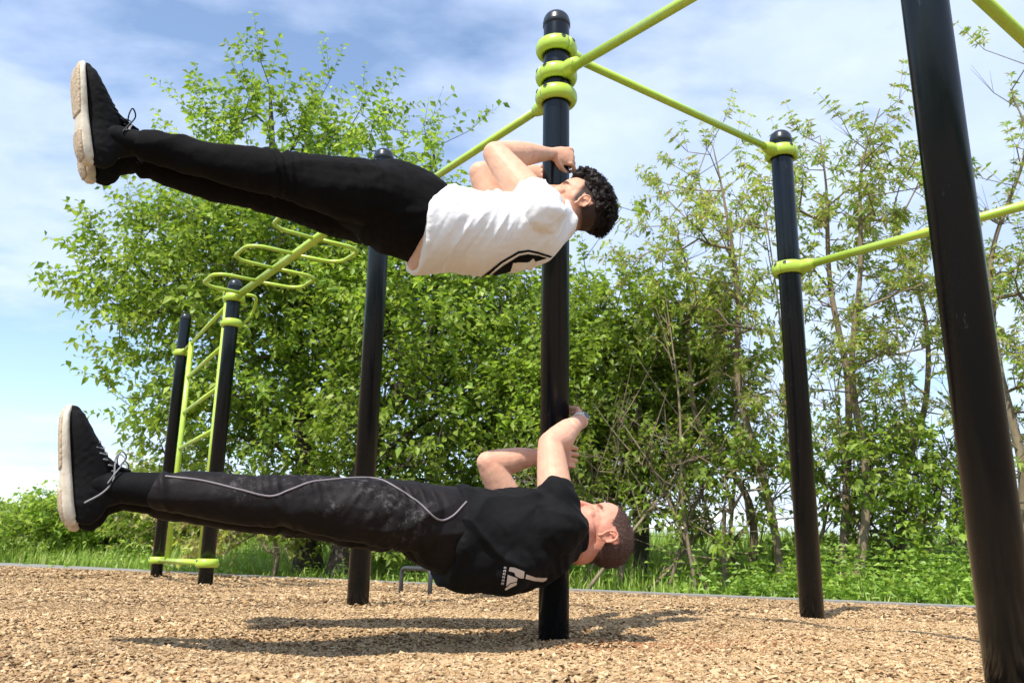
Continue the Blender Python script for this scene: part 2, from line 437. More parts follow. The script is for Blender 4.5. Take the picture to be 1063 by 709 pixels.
# chip bed sheet up to the edging
nu, nvv = 260, 260
uu = np.linspace(-9, (KB-KA)@kd+9, nu); tt = np.linspace(0, 1, nvv)**1.6
W_ = 10.5
U_, D_ = np.meshgrid(uu, tt*W_); PX = KA[0]+U_*kd[0]-D_*kn[0]; PY = KA[1]+U_*kd[1]-D_*kn[1]
i = np.arange(nu*nvv).reshape(nvv, nu)
Q = np.stack([i[:-1, :-1], i[1:, :-1], i[1:, 1:], i[:-1, 1:]], -1).reshape(-1, 4)
cb_ = link('wood_chip_bed', np_mesh('bed', np.column_stack([PX.ravel(), PY.ravel(), bed(PX.ravel(), PY.ravel())]), Q, smooth=True), m_chipbase)
tag(cb_, kind='structure')
# edging / path strip
g = G(); us = np.linspace(-12, (KB-KA)@kd+12, 60)
wd = np.interp(us, [0, (KB-KA)@kd*.55, (KB-KA)@kd], [1.5, .30, .16])
rows = []
for u, w in zip(us, wd):
    p = KA+kd*u
    rows += [p+A([0, 0, -.08]), p+A([0, 0, .018]), p+kn*w+A([0, 0, .02]), p+kn*w+A([0, 0, -.08])]
idx = np.arange(len(rows)).reshape(-1, 4)
Q = [(idx[k][j], idx[k+1][j], idx[k+1][j+1], idx[k][j+1]) for k in range(len(idx)-1) for j in range(3)]
g.add(A(rows), None, Q); V, F = g.data()
tag(link('path', np_mesh('path', V, F), m_path), kind='structure')
def strip_w(X, Y):
    u = (X-KA[0])*kd[0]+(Y-KA[1])*kd[1]; return np.interp(u, [0, (KB-KA)@kd*.55, (KB-KA)@kd], [1.5, .30, .16])

# loose wood chips
def make_chips():
    def region(n, y0, y1, p, side):
        Yc = (y0**p+rng.random(n)*(y1**p-y0**p))**(1/p); Xc = (rng.random(n)*2-1)*(Yc*.68+side)
        return Xc, Yc
    parts = [region(155000, 1.7, 4.4, 2, .25)+(.72,), region(80000, 4.3, 8.5, 2, .3)+(1.0,), region(38000, 8.5, 15, 2, .3)+(1.8,)]
    VV, FF, CC = [], [], []; base = 0
    for Xc, Yc, s in parts:
        k = kdist(Xc, Yc) < -.02; Xc, Yc = Xc[k], Yc[k]; n = len(Xc)
        Lh = rng.gamma(4, .0028, n)*s*.5+.0045*s; Wh = Lh*rng.uniform(.35, .8, n); Th = rng.uniform(.0012, .0032, n)*s
        yaw = rng.uniform(0, 2*np.pi, n); pit = rng.normal(0, .28, n); rol = rng.normal(0, .35, n)
        ca, sa, cp, sp, c3, s3 = np.cos(yaw), np.sin(yaw), np.cos(pit), np.sin(pit), np.cos(rol), np.sin(rol)
        ex = np.stack([ca*cp, sa*cp, sp], -1)
        ey0 = np.stack([-sa, ca, 0*ca], -1); ez0 = np.cross(ex, ey0)
        ey = ey0*c3[:, None]+ez0*s3[:, None]; ez = np.cross(ex, ey)
        corn = A([[-1, -1], [1, -.8], [1.05, .7], [-.9, 1]])
        Zc = bed(Xc, Yc)+rng.uniform(.0005, .012, n)*s
        ctr = np.stack([Xc, Yc, Zc], -1); V = np.empty((n, 8, 3))
        for q in range(4):
            jx = corn[q, 0]*rng.uniform(.65, 1.15, n); jy = corn[q, 1]*rng.uniform(.5, 1.15, n)
            p = ctr+ex*(Lh*jx)[:, None]+ey*(Wh*jy)[:, None]
            V[:, q] = p-ez*Th[:, None]; V[:, q+4] = p+ez*Th[:, None]
        f = A([(4, 5, 6, 7), (0, 1, 5, 4), (1, 2, 6, 5), (2, 3, 7, 6), (3, 0, 4, 7)])
        F = (np.arange(n)[:, None, None]*8+f[None]).reshape(-1, 4)+base
        pal = A([(.45, .335, .20), (.52, .40, .255), (.385, .275, .155), (.32, .205, .10), (.15, .09, .045), (.60, .475, .30)])
        w = A([.32, .22, .22, .12, .07, .05]); ci = rng.choice(6, n, p=w)
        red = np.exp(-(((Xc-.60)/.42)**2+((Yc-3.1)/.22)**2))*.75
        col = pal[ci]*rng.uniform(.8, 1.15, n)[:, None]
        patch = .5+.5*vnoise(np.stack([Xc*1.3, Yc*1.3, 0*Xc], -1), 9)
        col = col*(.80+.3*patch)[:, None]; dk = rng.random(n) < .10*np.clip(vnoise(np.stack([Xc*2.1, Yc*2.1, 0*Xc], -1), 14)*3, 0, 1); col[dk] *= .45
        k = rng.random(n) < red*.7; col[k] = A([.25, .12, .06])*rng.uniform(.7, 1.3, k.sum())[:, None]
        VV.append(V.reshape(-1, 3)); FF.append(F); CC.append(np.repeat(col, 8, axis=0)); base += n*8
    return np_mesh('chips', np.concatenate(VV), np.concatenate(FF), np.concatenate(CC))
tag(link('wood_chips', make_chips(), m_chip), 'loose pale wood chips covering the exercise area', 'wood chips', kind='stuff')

# grass and nettles
def blades(n, Xc, Yc, hgt, wid, cols, lean=.35):
    n = len(Xc); Z0 = verge(Xc, Yc)-.07
    az = rng.uniform(0, 2*np.pi, n); d = np.stack([np.cos(az), np.sin(az), 0*az], -1); w = np.stack([-np.sin(az), np.cos(az), 0*az], -1)
    h = hgt*rng.uniform(.5, 1.25, n); ln = lean*h*rng.uniform(.2, 1.8, n); b = np.stack([Xc, Yc, Z0], -1)
    V = np.empty((n, 5, 3)); ww = (wid*rng.uniform(.7, 1.3, n))[:, None]
    mid = b+d*(ln*.3)[:, None]; mid[:, 2] += h*.6; tip = b+d*ln[:, None]; tip[:, 2] += h
    V[:, 0] = b-w*ww; V[:, 1] = b+w*ww; V[:, 2] = mid+w*ww*.8; V[:, 3] = mid-w*ww*.8; V[:, 4] = tip
    ar = np.arange(n)[:, None]*5
    col = np.repeat(cols[rng.integers(0, len(cols), n)]*rng.uniform(.75, 1.2, n)[:, None], 5, axis=0)
    return V.reshape(-1, 3), ar+A([[0, 1, 2, 3]]), ar+A([[3, 2, 4]]), col
gcols = A([(.27, .41, .06), (.33, .48, .075), (.22, .35, .05), (.42, .48, .14)])
def make_grass():
    n = 120000; Y = (5**1.3+rng.random(n)*(30**1.3-5**1.3))**(1/1.3); X = (rng.random(n)*2-1)*(Y*.66+.6)
    d = kdist(X, Y); k = (d > strip_w(X, Y)+.01) & (d < 13); X, Y, d = X[k], Y[k], d[k]
    hg = np.clip(.13+.09*d, .13, .42)*np.clip(.9+.5*vnoise(np.stack([X, Y, 0*X], -1)*1.2, 5), .5, 1.5)
    V, Q, T, col = blades(n, X, Y, hg, .0035+.0006*Y, gcols)
    return np_mesh('grass', V, [Q, T], col)
tag(link('grass', make_grass(), m_grass), 'sunlit green grass behind the pale edging', 'grass', kind='stuff')

def leaves_mesh(P, Dir, size, width, cols, nrm=None, droop=.2, fold=.25):
    """one folded leaf (4 verts, 2 tris) per point, oriented along Dir"""
    n = len(P); Dir = Dir/np.linalg.norm(Dir, axis=1)[:, None]
    if nrm is None: nrm = rng.normal(0, .55, (n, 3))+A([0, 0, 1.])
    W2 = np.cross(Dir, nrm); W2 /= np.linalg.norm(W2, axis=1)[:, None]+1e-9; Nn = np.cross(W2, Dir)
    s = size[:, None]; w = width[:, None]
    V = np.empty((n, 4, 3)); V[:, 0] = P; m = P+Dir*s*.45
    V[:, 1] = m+W2*w+Nn*w*fold; V[:, 3] = m-W2*w+Nn*w*fold; V[:, 2] = P+Dir*s; V[:, 2, 2] -= droop*size
    ar = np.arange(n)[:, None]*4
    return V.reshape(-1, 3), np.concatenate([ar+A([[0, 1, 2]]), ar+A([[0, 2, 3]])]), np.repeat(cols, 4, axis=0)

def make_nettles():
    VV, FF, CC = [], [], []; base = 0
    n = 3800; t = rng.random(n); u = t*((KB-KA)@kd+4)+2; d = .35+rng.random(n)**1.3*3.2
    X = KA[0]+kd[0]*u+kn[0]*d; Y = KA[1]+kd[1]*u+kn[1]*d
    pxx = 531+890*X/(.97*Y); dens = np.clip((pxx-700)/140, .06, 1); k = (rng.random(n) < dens) & (pxx < 1180)
    X, Y, d = X[k], Y[k], d[k]; P, Dd, S = [], [], []
    for x, y, dd in zip(X, Y, d):
        h = random.uniform(.24, .46)*(1.0 if dd > .6 else .6); z0 = float(verge(x, y))-.07; lx, ly = random.gauss(0, .05), random.gauss(0, .05)
        for q in range(7):
            f = (q+1)/7; az = q*1.57+random.uniform(-.4, .4)
            for s_ in (0, math.pi):
                P.append((x+lx*f, y+ly*f, z0+h*f)); Dd.append((math.cos(az+s_), math.sin(az+s_), .35)); S.append((.095-.045*f)*random.uniform(.8, 1.2))
    P, Dd, S = A(P), A(Dd), A(S); c = A([(.21, .35, .055), (.27, .42, .065), (.34, .48, .085)])[rng.integers(0, 3, len(P))]*rng.uniform(.8, 1.2, len(P))[:, None]
    V, F, CCc = leaves_mesh(P, Dd, S, S*.3, c, droop=.35)
    return np_mesh('nettles', V, F, CCc)
tag(link('nettle_undergrowth', make_nettles(), m_grass), 'leafy green nettles along the edging below the thin saplings', 'undergrowth', kind='stuff')

# ------------------------------------------------------------------ trees
def tree(name, label, cat, group, base, trunk, ells, n, seed, leafc, tipr=.004, trunk_r=.12, shoots=3, slen=(.25, .5), lsize=.06, lw=.5,
         lps=11, bark=None, mode='alt', upb=.55, step=.28, penal=.6, bare=0.):
    global rng
    old = rng; rng = np.random.default_rng(seed)
    base = A(base, float)
    # trunk nodes
    tp = catmull(trunk, max(8, len(trunk)*5)); nodes = [p for p in tp]; par = [-1]+list(range(len(tp)-1))
    # attractors
    vol = A([e[1][0]*e[1][1]*e[1][2]*(e[2] if len(e) > 2 else 1) for e in ells]); vol = vol/vol.sum()
    pts = []; ctr = []
    for e, v in zip(ells, vol):
        k = max(1, int(n*v)); q = rng.normal(0, 1, (k, 3)); q /= np.linalg.norm(q, axis=1)[:, None]
        rr = rng.random(k)**(1/2.2); p = A(e[0])+q*rr[:, None]*A(e[1])
        p += .12*rng.normal(0, 1, (k, 3)); pts.append(p); ctr.append(np.tile(A(e[0], float), (k, 1)))
    pts = np.concatenate(pts); ctr = np.concatenate(ctr)
    keep = pts[:, 2] > .25; pts, ctr = pts[keep], ctr[keep]
    dd = np.min(np.linalg.norm(pts[:, None]-tp[None, ::2], axis=2), axis=1)+rng.random(len(pts))*.2
    order = np.argsort(dd); pts, ctr = pts[order], ctr[order]
    buf = np.empty((len(nodes)+len(pts)*14, 3)); buf[:len(nodes)] = nodes; cnt = len(nodes)
    parr = par[:]; tips = []
    for p in pts:
        df = p-buf[:cnt]; ds = np.linalg.norm(df, axis=1)+1e-6
        cost = ds*(1+penal*np.maximum(0, -df[:, 2]/ds+.15)); cost[:2] += 1.
        j = int(np.argmin(cost)); a = buf[j].copy(); dist = ds[j]; k = min(12, max(1, int(dist/step)))
        # curved path leaving the parent and bending up to p
        mid = (a+p)/2+A([0, 0, -.10*dist])+rng.normal(0, .07*dist, 3); prev = j
        for q in range(1, k+1):
            t = q/k; x = (1-t)**2*a+2*t*(1-t)*mid+t*t*p; buf[cnt] = x; parr.append(prev); prev = cnt; cnt += 1
        tips.append(prev)
    nodes = buf[:cnt]; par = A(parr); tips = A(tips)
    w = np.zeros(cnt); w[tips] += 1
    for i_ in range(cnt-1, 0, -1): w[par[i_]] += w[i_]
    rad = tipr*np.maximum(w, 1)**.5; rad = rad*min(1., trunk_r/rad[0]) if rad[0] > trunk_r else rad
    nt_ = len(tp); rad[:nt_] = np.maximum(rad[:nt_], np.interp(np.linspace(0, 1, nt_), [0, .08, 1], [trunk_r*1.35, trunk_r, trunk_r*.12]))
    # tubes for each edge; trunk edges with more sides
    def tubes(sel, ns):
        ch = sel; pr = par[ch]; a, b = nodes[pr], nodes[ch]; ra, rb_ = rad[pr].copy(), rad[ch]
        ra = np.where(ch >= nt_, np.minimum(ra, rb_*1.35), ra)
        t = b-a; t /= np.linalg.norm(t, axis=1)[:, None]+1e-9
        s = np.cross(t, np.where(abs(t[:, 2:3]) > .9, A([[1., 0, 0]]), A([[0, 0, 1.]]))); s /= np.linalg.norm(s, axis=1)[:, None]; w_ = np.cross(t, s)
        th = np.linspace(0, 2*np.pi, ns, endpoint=False)
        ring = np.cos(th)[None, :, None]*s[:, None]+np.sin(th)[None, :, None]*w_[:, None]
        V = np.concatenate([a[:, None]+ring*ra[:, None, None], (b+t*rb_[:, None]*.3)[:, None]+ring*rb_[:, None, None]], 1)
        i0 = np.arange(ns); i1 = (i0+1) % ns; q = np.stack([i0, i1, i1+ns, i0+ns], -1)
        Q = (np.arange(len(ch))[:, None, None]*2*ns+q[None]).reshape(-1, 4); return V.reshape(-1, 3), Q
    root = bpy.data.objects.new(name, None); C.objects.link(root); root.location = base; tag(root, label, cat, group); root.empty_display_size = .3
    Vt, Qt = [], []
    tr = catmull(tp, len(tp)*2); g = G(); rr = np.interp(np.linspace(0, 1, len(tr)), np.linspace(0, 1, nt_), rad[:nt_])
    loft(g, tr, rr, n=10, steps=len(tr), caps='flat'); V, F = g.data()
    V = V+(.12*np.repeat(1, len(V))*np.interp(V[:, 2], [0, 3], [trunk_r, trunk_r*.4]))[:, None]*np.stack([vnoise(V*3, 1), vnoise(V*3, 2), 0*V[:, 0]], -1)
    link('trunk', np_mesh('trunk', V, F, smooth=True), bark or m_bark, root)
    sel = np.arange(nt_, cnt)
    if len(sel):
        V, Q = tubes(sel, 5)
        # shoots
        SV, SQ = [], []; off = len(V)
    LP, LD, LS = [], [], []; sv = []; 
    vis = rng.random(len(tips)) >= bare
    for ti, p, c, vv in zip(tips, nodes[tips], ctr, vis):
        out = unit(p-c+1e-4); hd = p-nodes[par[ti]]; hd = unit(hd+1e-4)
        for _ in range(shoots):
            d = unit(out*.55+hd*.5+A([0, 0, upb])+rng.normal(0, .42, 3)); ln = rng.uniform(*slen); e = p+d*ln+A([0, 0, -.1*ln*ln])
            sv.append((p, e))
            if not vv: continue
            if mode == 'alt':
                k = int(lps*rng.uniform(.7, 1.3)); t = (np.arange(k)+.6)/k
                q = p+(e-p)*t[:, None]; az = np.arange(k)*2.4+rng.uniform(0, 6)
                s = perp(d, rng.normal(0, 1, 3)); w_ = np.cross(d, s)
                LP.append(q); LD.append(d*.6+np.cos(az)[:, None]*s+np.sin(az)[:, None]*w_+A([0, 0, -.15])); LS.append(lsize*rng.uniform(.5, 1.35, k))
            else:   # fans of narrow leaflets at nodes
                for t in ([.35, .7, 1.] if lps > 8 else [.55, 1.]):
                    q = p+(e-p)*t; k = int(rng.integers(5, 8)); az = rng.uniform(0, 6)+np.arange(k)*6.283/k
                    s = perp(d, rng.normal(0, 1, 3)); w_ = np.cross(d, s)
                    LP.append(np.tile(q, (k, 1))); LD.append(d*.35+np.cos(az)[:, None]*s+np.sin(az)[:, None]*w_+A([0, 0, -.1])); LS.append(lsize*rng.uniform(.6, 1.2, k))
    if sv:
        a = A([x[0] for x in sv]); b = A([x[1] for x in sv]); t = b-a; t /= np.linalg.norm(t, axis=1)[:, None]
        s = np.cross(t, A([.3, .5, .8])); s /= np.linalg.norm(s, axis=1)[:, None]; w_ = np.cross(t, s); th = A([0, 2.1, 4.2])
        ring = np.cos(th)[None, :, None]*s[:, None]+np.sin(th)[None, :, None]*w_[:, None]
        V2 = np.concatenate([a[:, None]+ring*tipr*.8, b[:, None]+ring*tipr*.3], 1).reshape(-1, 3); i0 = np.arange(3); i1 = (i0+1) % 3
        Q2 = (np.arange(len(a))[:, None, None]*6+np.stack([i0, i1, i1+3, i0+3], -1)[None]).reshape(-1, 4)+len(V)
        V = np.vstack([V, V2]); Q = np.vstack([Q, Q2])
    link('branches', np_mesh('branches', V, Q, smooth=True), bark or m_bark, root)
    P, D, S = np.concatenate(LP), np.concatenate(LD), np.concatenate(LS)
    lc = A(leafc); ci = rng.integers(0, len(lc), len(P)); cl = lc[ci]*rng.uniform(.75, 1.25, len(P))[:, None]
    cl = cl*(1+.25*vnoise(P*.9, 6))[:, None]
    V, F, CC = leaves_mesh(P, D, S, S*lw*.5, cl)
    link('crown', np_mesh('crown', V, F, CC), m_leaf, root)
    rng = old; return len(P)

def E3(px, py, Y, rx, rz, ry=None, w=1.):
    """ellipsoid centre at real distance Y, radii in metres"""
    return (atY(px, py, Y), (rx, ry or rx, rz), w)
green = [(.265, .395, .05), (.33, .455, .07), (.195, .325, .04), (.42, .53, .11)]
dgreen = [(.20, .28, .045), (.24, .32, .05), (.15, .22, .035)]
olive = [(.44, .48, .12), (.36, .44, .10), (.50, .52, .18), (.42, .36, .16)]
def gz(p): return float(verge(p[0], p[1]))-.08
def basep(px, Y):
    p = atY(px, 560, Y); return A([p[0], p[1], float(verge(p[0], p[1]))-.09])
nl = 0
Y1 = 11.5; b1 = basep(322, Y1)
nl += tree('tree', 'tall broad bright green tree behind the ladder and the feet of both men', 'tree', 'trees behind the exercise area', b1,
     [b1, b1+A([-.1, 0, 1.3]), b1+A([-.3, .1, 2.6]), atY(300, 300, Y1), atY(285, 180, Y1), atY(280, 90, Y1)],
     [E3(270, 300, Y1, 2.0, 1.5, 1.6, 1.2), E3(200, 330, Y1-.3, 1.0, .9, 1.0), E3(140, 300, Y1-.3, .75, .5, .8), E3(285, 170, Y1, 1.0, .95), E3(210, 160, Y1, .55, .65), E3(275, 95, Y1, .45, .6),
      E3(350, 130, Y1, .65, .75), E3(215, 230, Y1, .8, .6), E3(150, 250, Y1, .6, .3, .6, .8), E3(95, 305, Y1, .4, .12, .4, 1.2), E3(100, 405, Y1, .55, .16, .4, 1.2), E3(170, 420, Y1-.3, .8, .45, .7), E3(380, 280, Y1, 1.1, 1.6, 1.2),
      E3(300, 440, Y1, 1.7, 1.1, 1.4), E3(220, 460, Y1, .9, .7), E3(185, 90, Y1, .3, .25, .3), E3(360, 90, Y1, .3, .3, .3, .8)],
     880, 11, green, trunk_r=.17, shoots=3, slen=(.35, .95), lsize=.106, lw=.60, lps=16)
Y2 = 10.5; b2 = basep(352, Y2)
nl += tree('tree', 'green tree with leaning trunk filling the view between the hip and the middle pole', 'tree', 'trees behind the exercise area', b2,
     [b2, b2+A([.15, 0, 1.1]), atY(400, 430, Y2), atY(450, 340, Y2), atY(460, 240, Y2), atY(450, 160, Y2)],
     [E3(460, 330, Y2, 1.25, 1.1), E3(440, 230, Y2, .8, .8), E3(425, 165, Y2, .5, .45), E3(470, 150, Y2, .3, .3, .3), E3(510, 350, Y2, 1.0, .8), E3(440, 440, Y2, 1.3, 1.0),
      E3(540, 330, Y2, .7, .6), E3(520, 440, Y2, 1.0, .9), E3(380, 380, Y2+.6, .9, 1.2), E3(380, 140, Y2, .3, .5, .3), E3(400, 520, Y2+.7, 1.4, .5)],
     760, 12, green, trunk_r=.13, shoots=3, slen=(.3, .8), lsize=.10, lw=.60, lps=12)
Y3 = 9.6; b3 = basep(665, Y3)
nl += tree('tree', 'dense dark green tree behind the cropped head, right of the middle pole', 'tree', 'trees behind the exercise area', b3,
     [b3, b3+A([0, 0, .8]), atY(660, 470, Y3), atY(650, 400, Y3), atY(640, 320, Y3)],
     [E3(665, 370, Y3, 1.15, .8), E3(620, 310, Y3, .45, .4), E3(700, 340, Y3, .6, .5), E3(730, 420, Y3, .7, .6), E3(610, 400, Y3, .9, .8), E3(650, 470, Y3, 1.2, .55), E3(560, 430, Y3+.5, .9, .9),
      E3(675, 210, Y3, .30, .12, .3, 1.), E3(590, 500, Y3+.5, 1.0, .4)],
     980, 13, green[:2]+dgreen[:2], trunk_r=.09, shoots=3, slen=(.2, .5), lsize=.085, lw=.62, lps=11)
sap = [ # base px, top px,py, Y, crown ellipsoids px, py, rx, rz ; n
 ('spindly sapling whose trunk rises just left of the black post with two lime rings', 812, 735, 120, 8.2, [(735, 200, .55, .6), (700, 260, .5, .5), (755, 300, .6, .7), (780, 380, .5, .7)], 230, 41),
 ('slim tree with forked pale trunk leaning left over the dark tree', 778, 690, 200, 8.8, [(700, 260, .45, .5), (720, 330, .55, .6), (765, 440, .7, .6), (740, 160, .3, .3)], 190, 22),
 ('tall thin tree directly behind the black post with two lime rings', 868, 850, 110, 8.0, [(850, 200, .5, .7), (865, 300, .5, .6), (880, 400, .45, .6), (800, 230, .4, .6)], 210, 23),
 ('thin leaning sapling between the two right-hand black posts, crown highest', 884, 915, 80, 7.6, [(905, 150, .35, .55), (925, 220, .45, .5), (935, 320, .45, .6), (900, 420, .4, .6)], 210, 24),
 ('bushy thin tree showing left of the nearest black post', 935, 955, 160, 8.4, [(945, 230, .5, .6), (950, 340, .55, .6), (945, 450, .6, .6), (960, 530, .7, .4)], 260, 25),
 ('thin tree showing right of the nearest black post at the picture edge', 1040, 1050, 60, 7.4, [(1045, 120, .3, .5), (1040, 220, .4, .6), (1050, 340, .45, .7), (1040, 450, .5, .6), (1070, 300, .6, .9)], 300, 26),
]
for lb, bx, tx, ty, Ys, es, n_, sd in sap:
    bb = basep(bx, Ys); top = atY(tx, ty, Ys); r_ = random.Random(sd)
    mid = [bb+(top-bb)*t+A([r_.uniform(-.16, .16), r_.uniform(-.1, .1), 0]) for t in (.2, .4, .6, .8)]
    nl += tree('sapling', lb, 'tree', 'thin saplings behind the right-hand posts', bb, [bb]+mid+[bb+(top-bb)*.93],
        [E3(a, b, Ys, c, d) for a, b, c, d in es], int(n_*.42), sd, olive+green[:2], tipr=.0036, trunk_r=.042, shoots=3, slen=(.18, .42), lsize=.075, lw=.36, lps=9, bark=m_barklight, mode='fan', upb=.5, penal=.9, bare=.15)
# tangle of bare leaning stems + low shrubs
shr = [
 ('low shrub with bare crossing stems behind the cropped head', 640, 8.6, [(630, 520, .8, .3), (600, 470, .7, .35), (680, 500, .7, .4)], 150, 31, dgreen, .55),
 ('tangled low shrub at the foot of the saplings left of the ringed post', 745, 8.3, [(745, 490, .8, .45), (790, 500, .6, .5), (740, 540, .8, .25)], 150, 32, green, .45),
 ('leafy low shrub between the ringed post and the nearest post', 925, 7.9, [(905, 490, .6, .45), (960, 500, .6, .5), (930, 550, .8, .25)], 220, 33, green, .2),
 ('brownish twiggy shrub low between the ladder and the back pole', 285, 10.8, [(250, 545, 1.0, .3), (310, 540, 1.1, .3)], 170, 34, olive, .5),
 ('shaded low shrub under the back pole and the hip of the lower man', 430, 10.2, [(400, 560, 1.2, .25), (490, 540, 1.2, .4), (540, 560, .8, .3)], 220, 35, dgreen, .2),
 ('low green bush left of the ladder, beyond the grass', 110, 19., [(100, 542, 1.3, .42), (60, 555, 1.1, .28), (140, 550, 1.0, .4)], 420, 36, green, 0.),
 ('distant rounded bush at the left edge, beyond the grass', 40, 27., [(45, 545, 1.4, .55), (8, 552, 1.5, .35)], 260, 37, green, 0.),
 ('thin pale bush seen through the ladder, beyond the grass', 190, 17., [(175, 520, 1.1, .7), (200, 555, 1.2, .4), (235, 545, 1.0, .5)], 340, 38, green+olive, .1),
]
for lb, bx, Ys, es, n_, sd, cc, br in shr:
    bb = basep(bx, Ys); k = 1+(Ys-8)/16
    nl += tree('shrub', lb, 'shrub', 'low shrubs behind the exercise area', bb, [bb, bb+A([.05, 0, .25]), bb+A([.0, 0, .5*k])],
        [E3(a, b, Ys, c, d) for a, b, c, d in es], n_, sd, cc, tipr=.0045*k, trunk_r=.03*k, shoots=3, slen=(.15*k, .35*k), lsize=.075*k, lw=.6, lps=9, bark=m_barklight if br > .3 else m_bark, upb=.4, bare=br)
print('leaves', nl)
# leaning dead stems under the saplings
stems = [((722, 590), (690, 300)), ((838, 590), (790, 190)), ((1000, 592), (975, 150)), ((750, 590), (770, 210)), ((962, 590), (925, 280)),
         ((600, 585), (735, 440)), ((690, 575), (775, 395)), ((760, 580), (715, 470)), ((850, 590), (960, 430)), ((700, 580), (860, 470)), ((930, 590), (830, 430)), ((660, 560), (760, 520)), ((895, 585), (865, 380)), ((600, 480), (740, 300)), ((975, 585), (1000, 380)), ((735, 585), (640, 430)), ((820, 588), (905, 455)),
         ((560, 570), (650, 460)), ((580, 575), (620, 430)), ((790, 585), (690, 505)), ((940, 580), (985, 455))]
for k, (a, b) in enumerate(stems):
    Yk = 8.0+(k % 5)*.25; p = basep(a[0], Yk); q = atY(*b, Yk+.4); r_ = random.Random(k+90)
    g = G(); pts = [p]+[p+(q-p)*t+A([r_.uniform(-.07, .07), 0, r_.uniform(-.06, .1)]) for t in (.3, .6)]+[q]
    loft(g, pts, [.019, .016, .011, .004], n=7)
    for _ in range(9):
        t = r_.uniform(.25, .98); s0 = p+(q-p)*t; d = unit((q-p)/np.linalg.norm(q-p)*.6+A([r_.uniform(-1, 1), r_.uniform(-.6, .6), r_.uniform(-.2, .9)])); ln = r_.uniform(.25, .8)
        loft(g, [s0, s0+d*ln*.5+A([0, 0, .03]), s0+d*ln+A([0, 0, r_.uniform(-.08, .12)])], [.007, .005, .002], n=4, steps=5)
    V, F = g.data(); o = link('bare_stem', np_mesh('stem', V, F, smooth=True), m_barklight, None, origin=p)
    tag(o, 'bare pale leaning stem among the undergrowth below the saplings', 'stem', 'bare leaning stems in the undergrowth')

# ------------------------------------------------------------------ exercise frame
s9 = .9
PR = .0571
posts = {'1': (-3.9357*s9, 9.9662*s9, 3.097*s9), '2': (-2.601*s9, 7.6679*s9, 2.7857*s9), '3': (-.867*s9, 5.1911*s9, 2.9007*s9),
         '4': (.19316*s9, 3.72768*s9, 2.923*s9), '5': (1.62588*s9, 4.78762*s9, 2.8662*s9), '6': (1.31217*s9, 2.37187*s9, 2.92*s9)}
H = dict(Hs=2.598*s9, H34=2.449*s9, H45=2.712*s9, H46=2.562*s9, H5=1.966*s9)
posts['7'] = (posts['6'][0]+posts['5'][0]-posts['4'][0], posts['6'][1]+posts['5'][1]-posts['4'][1], 2.92*s9)
posts['6'] = (1.100, 1.975, 2.63)
P4 = A([posts['4'][0], posts['4'][1]])
rig = empty('exercise_frame', (posts['4'][0], posts['4'][1], 0), 'outdoor exercise frame of black posts joined by lime green bars, two men hanging on it', 'exercise frame')
post_o = {}
for k, (x, y, t) in posts.items():
    g = G(); revolve(g, [(0, -.4), (PR, -.4), (PR, t-.075), (PR, t-.071), (0, t-.071)], (x, y, 0), 48)
    V, F = g.data(); 
    if k == '6': V[:, 0] -= .0135*(V[:, 2]-.0)
    po = link('post', np_mesh('post', V, F), m_post, rig, origin=(x, y, 0))
    for p in po.data.polygons: p.use_smooth = abs(p.normal.z) < .5
    if k == '4': po['label'] = 'post that both men hold'
    if k == '6': po['label'] = 'nearest post, at the right of the picture'
    post_o[k] = po
    g = G(); pr = [(PR-.002, -.08), (PR+.004, -.075), (PR+.004, -.058)]+[((PR+.002)*math.cos(R(a)), -.052+.052*math.sin(R(a))) for a in range(0, 91, 10)]
    revolve(g, pr, (x, y, t), 40); V, F = g.data(); link('cap', np_mesh('cap', V, F, smooth=True), m_cap, po)
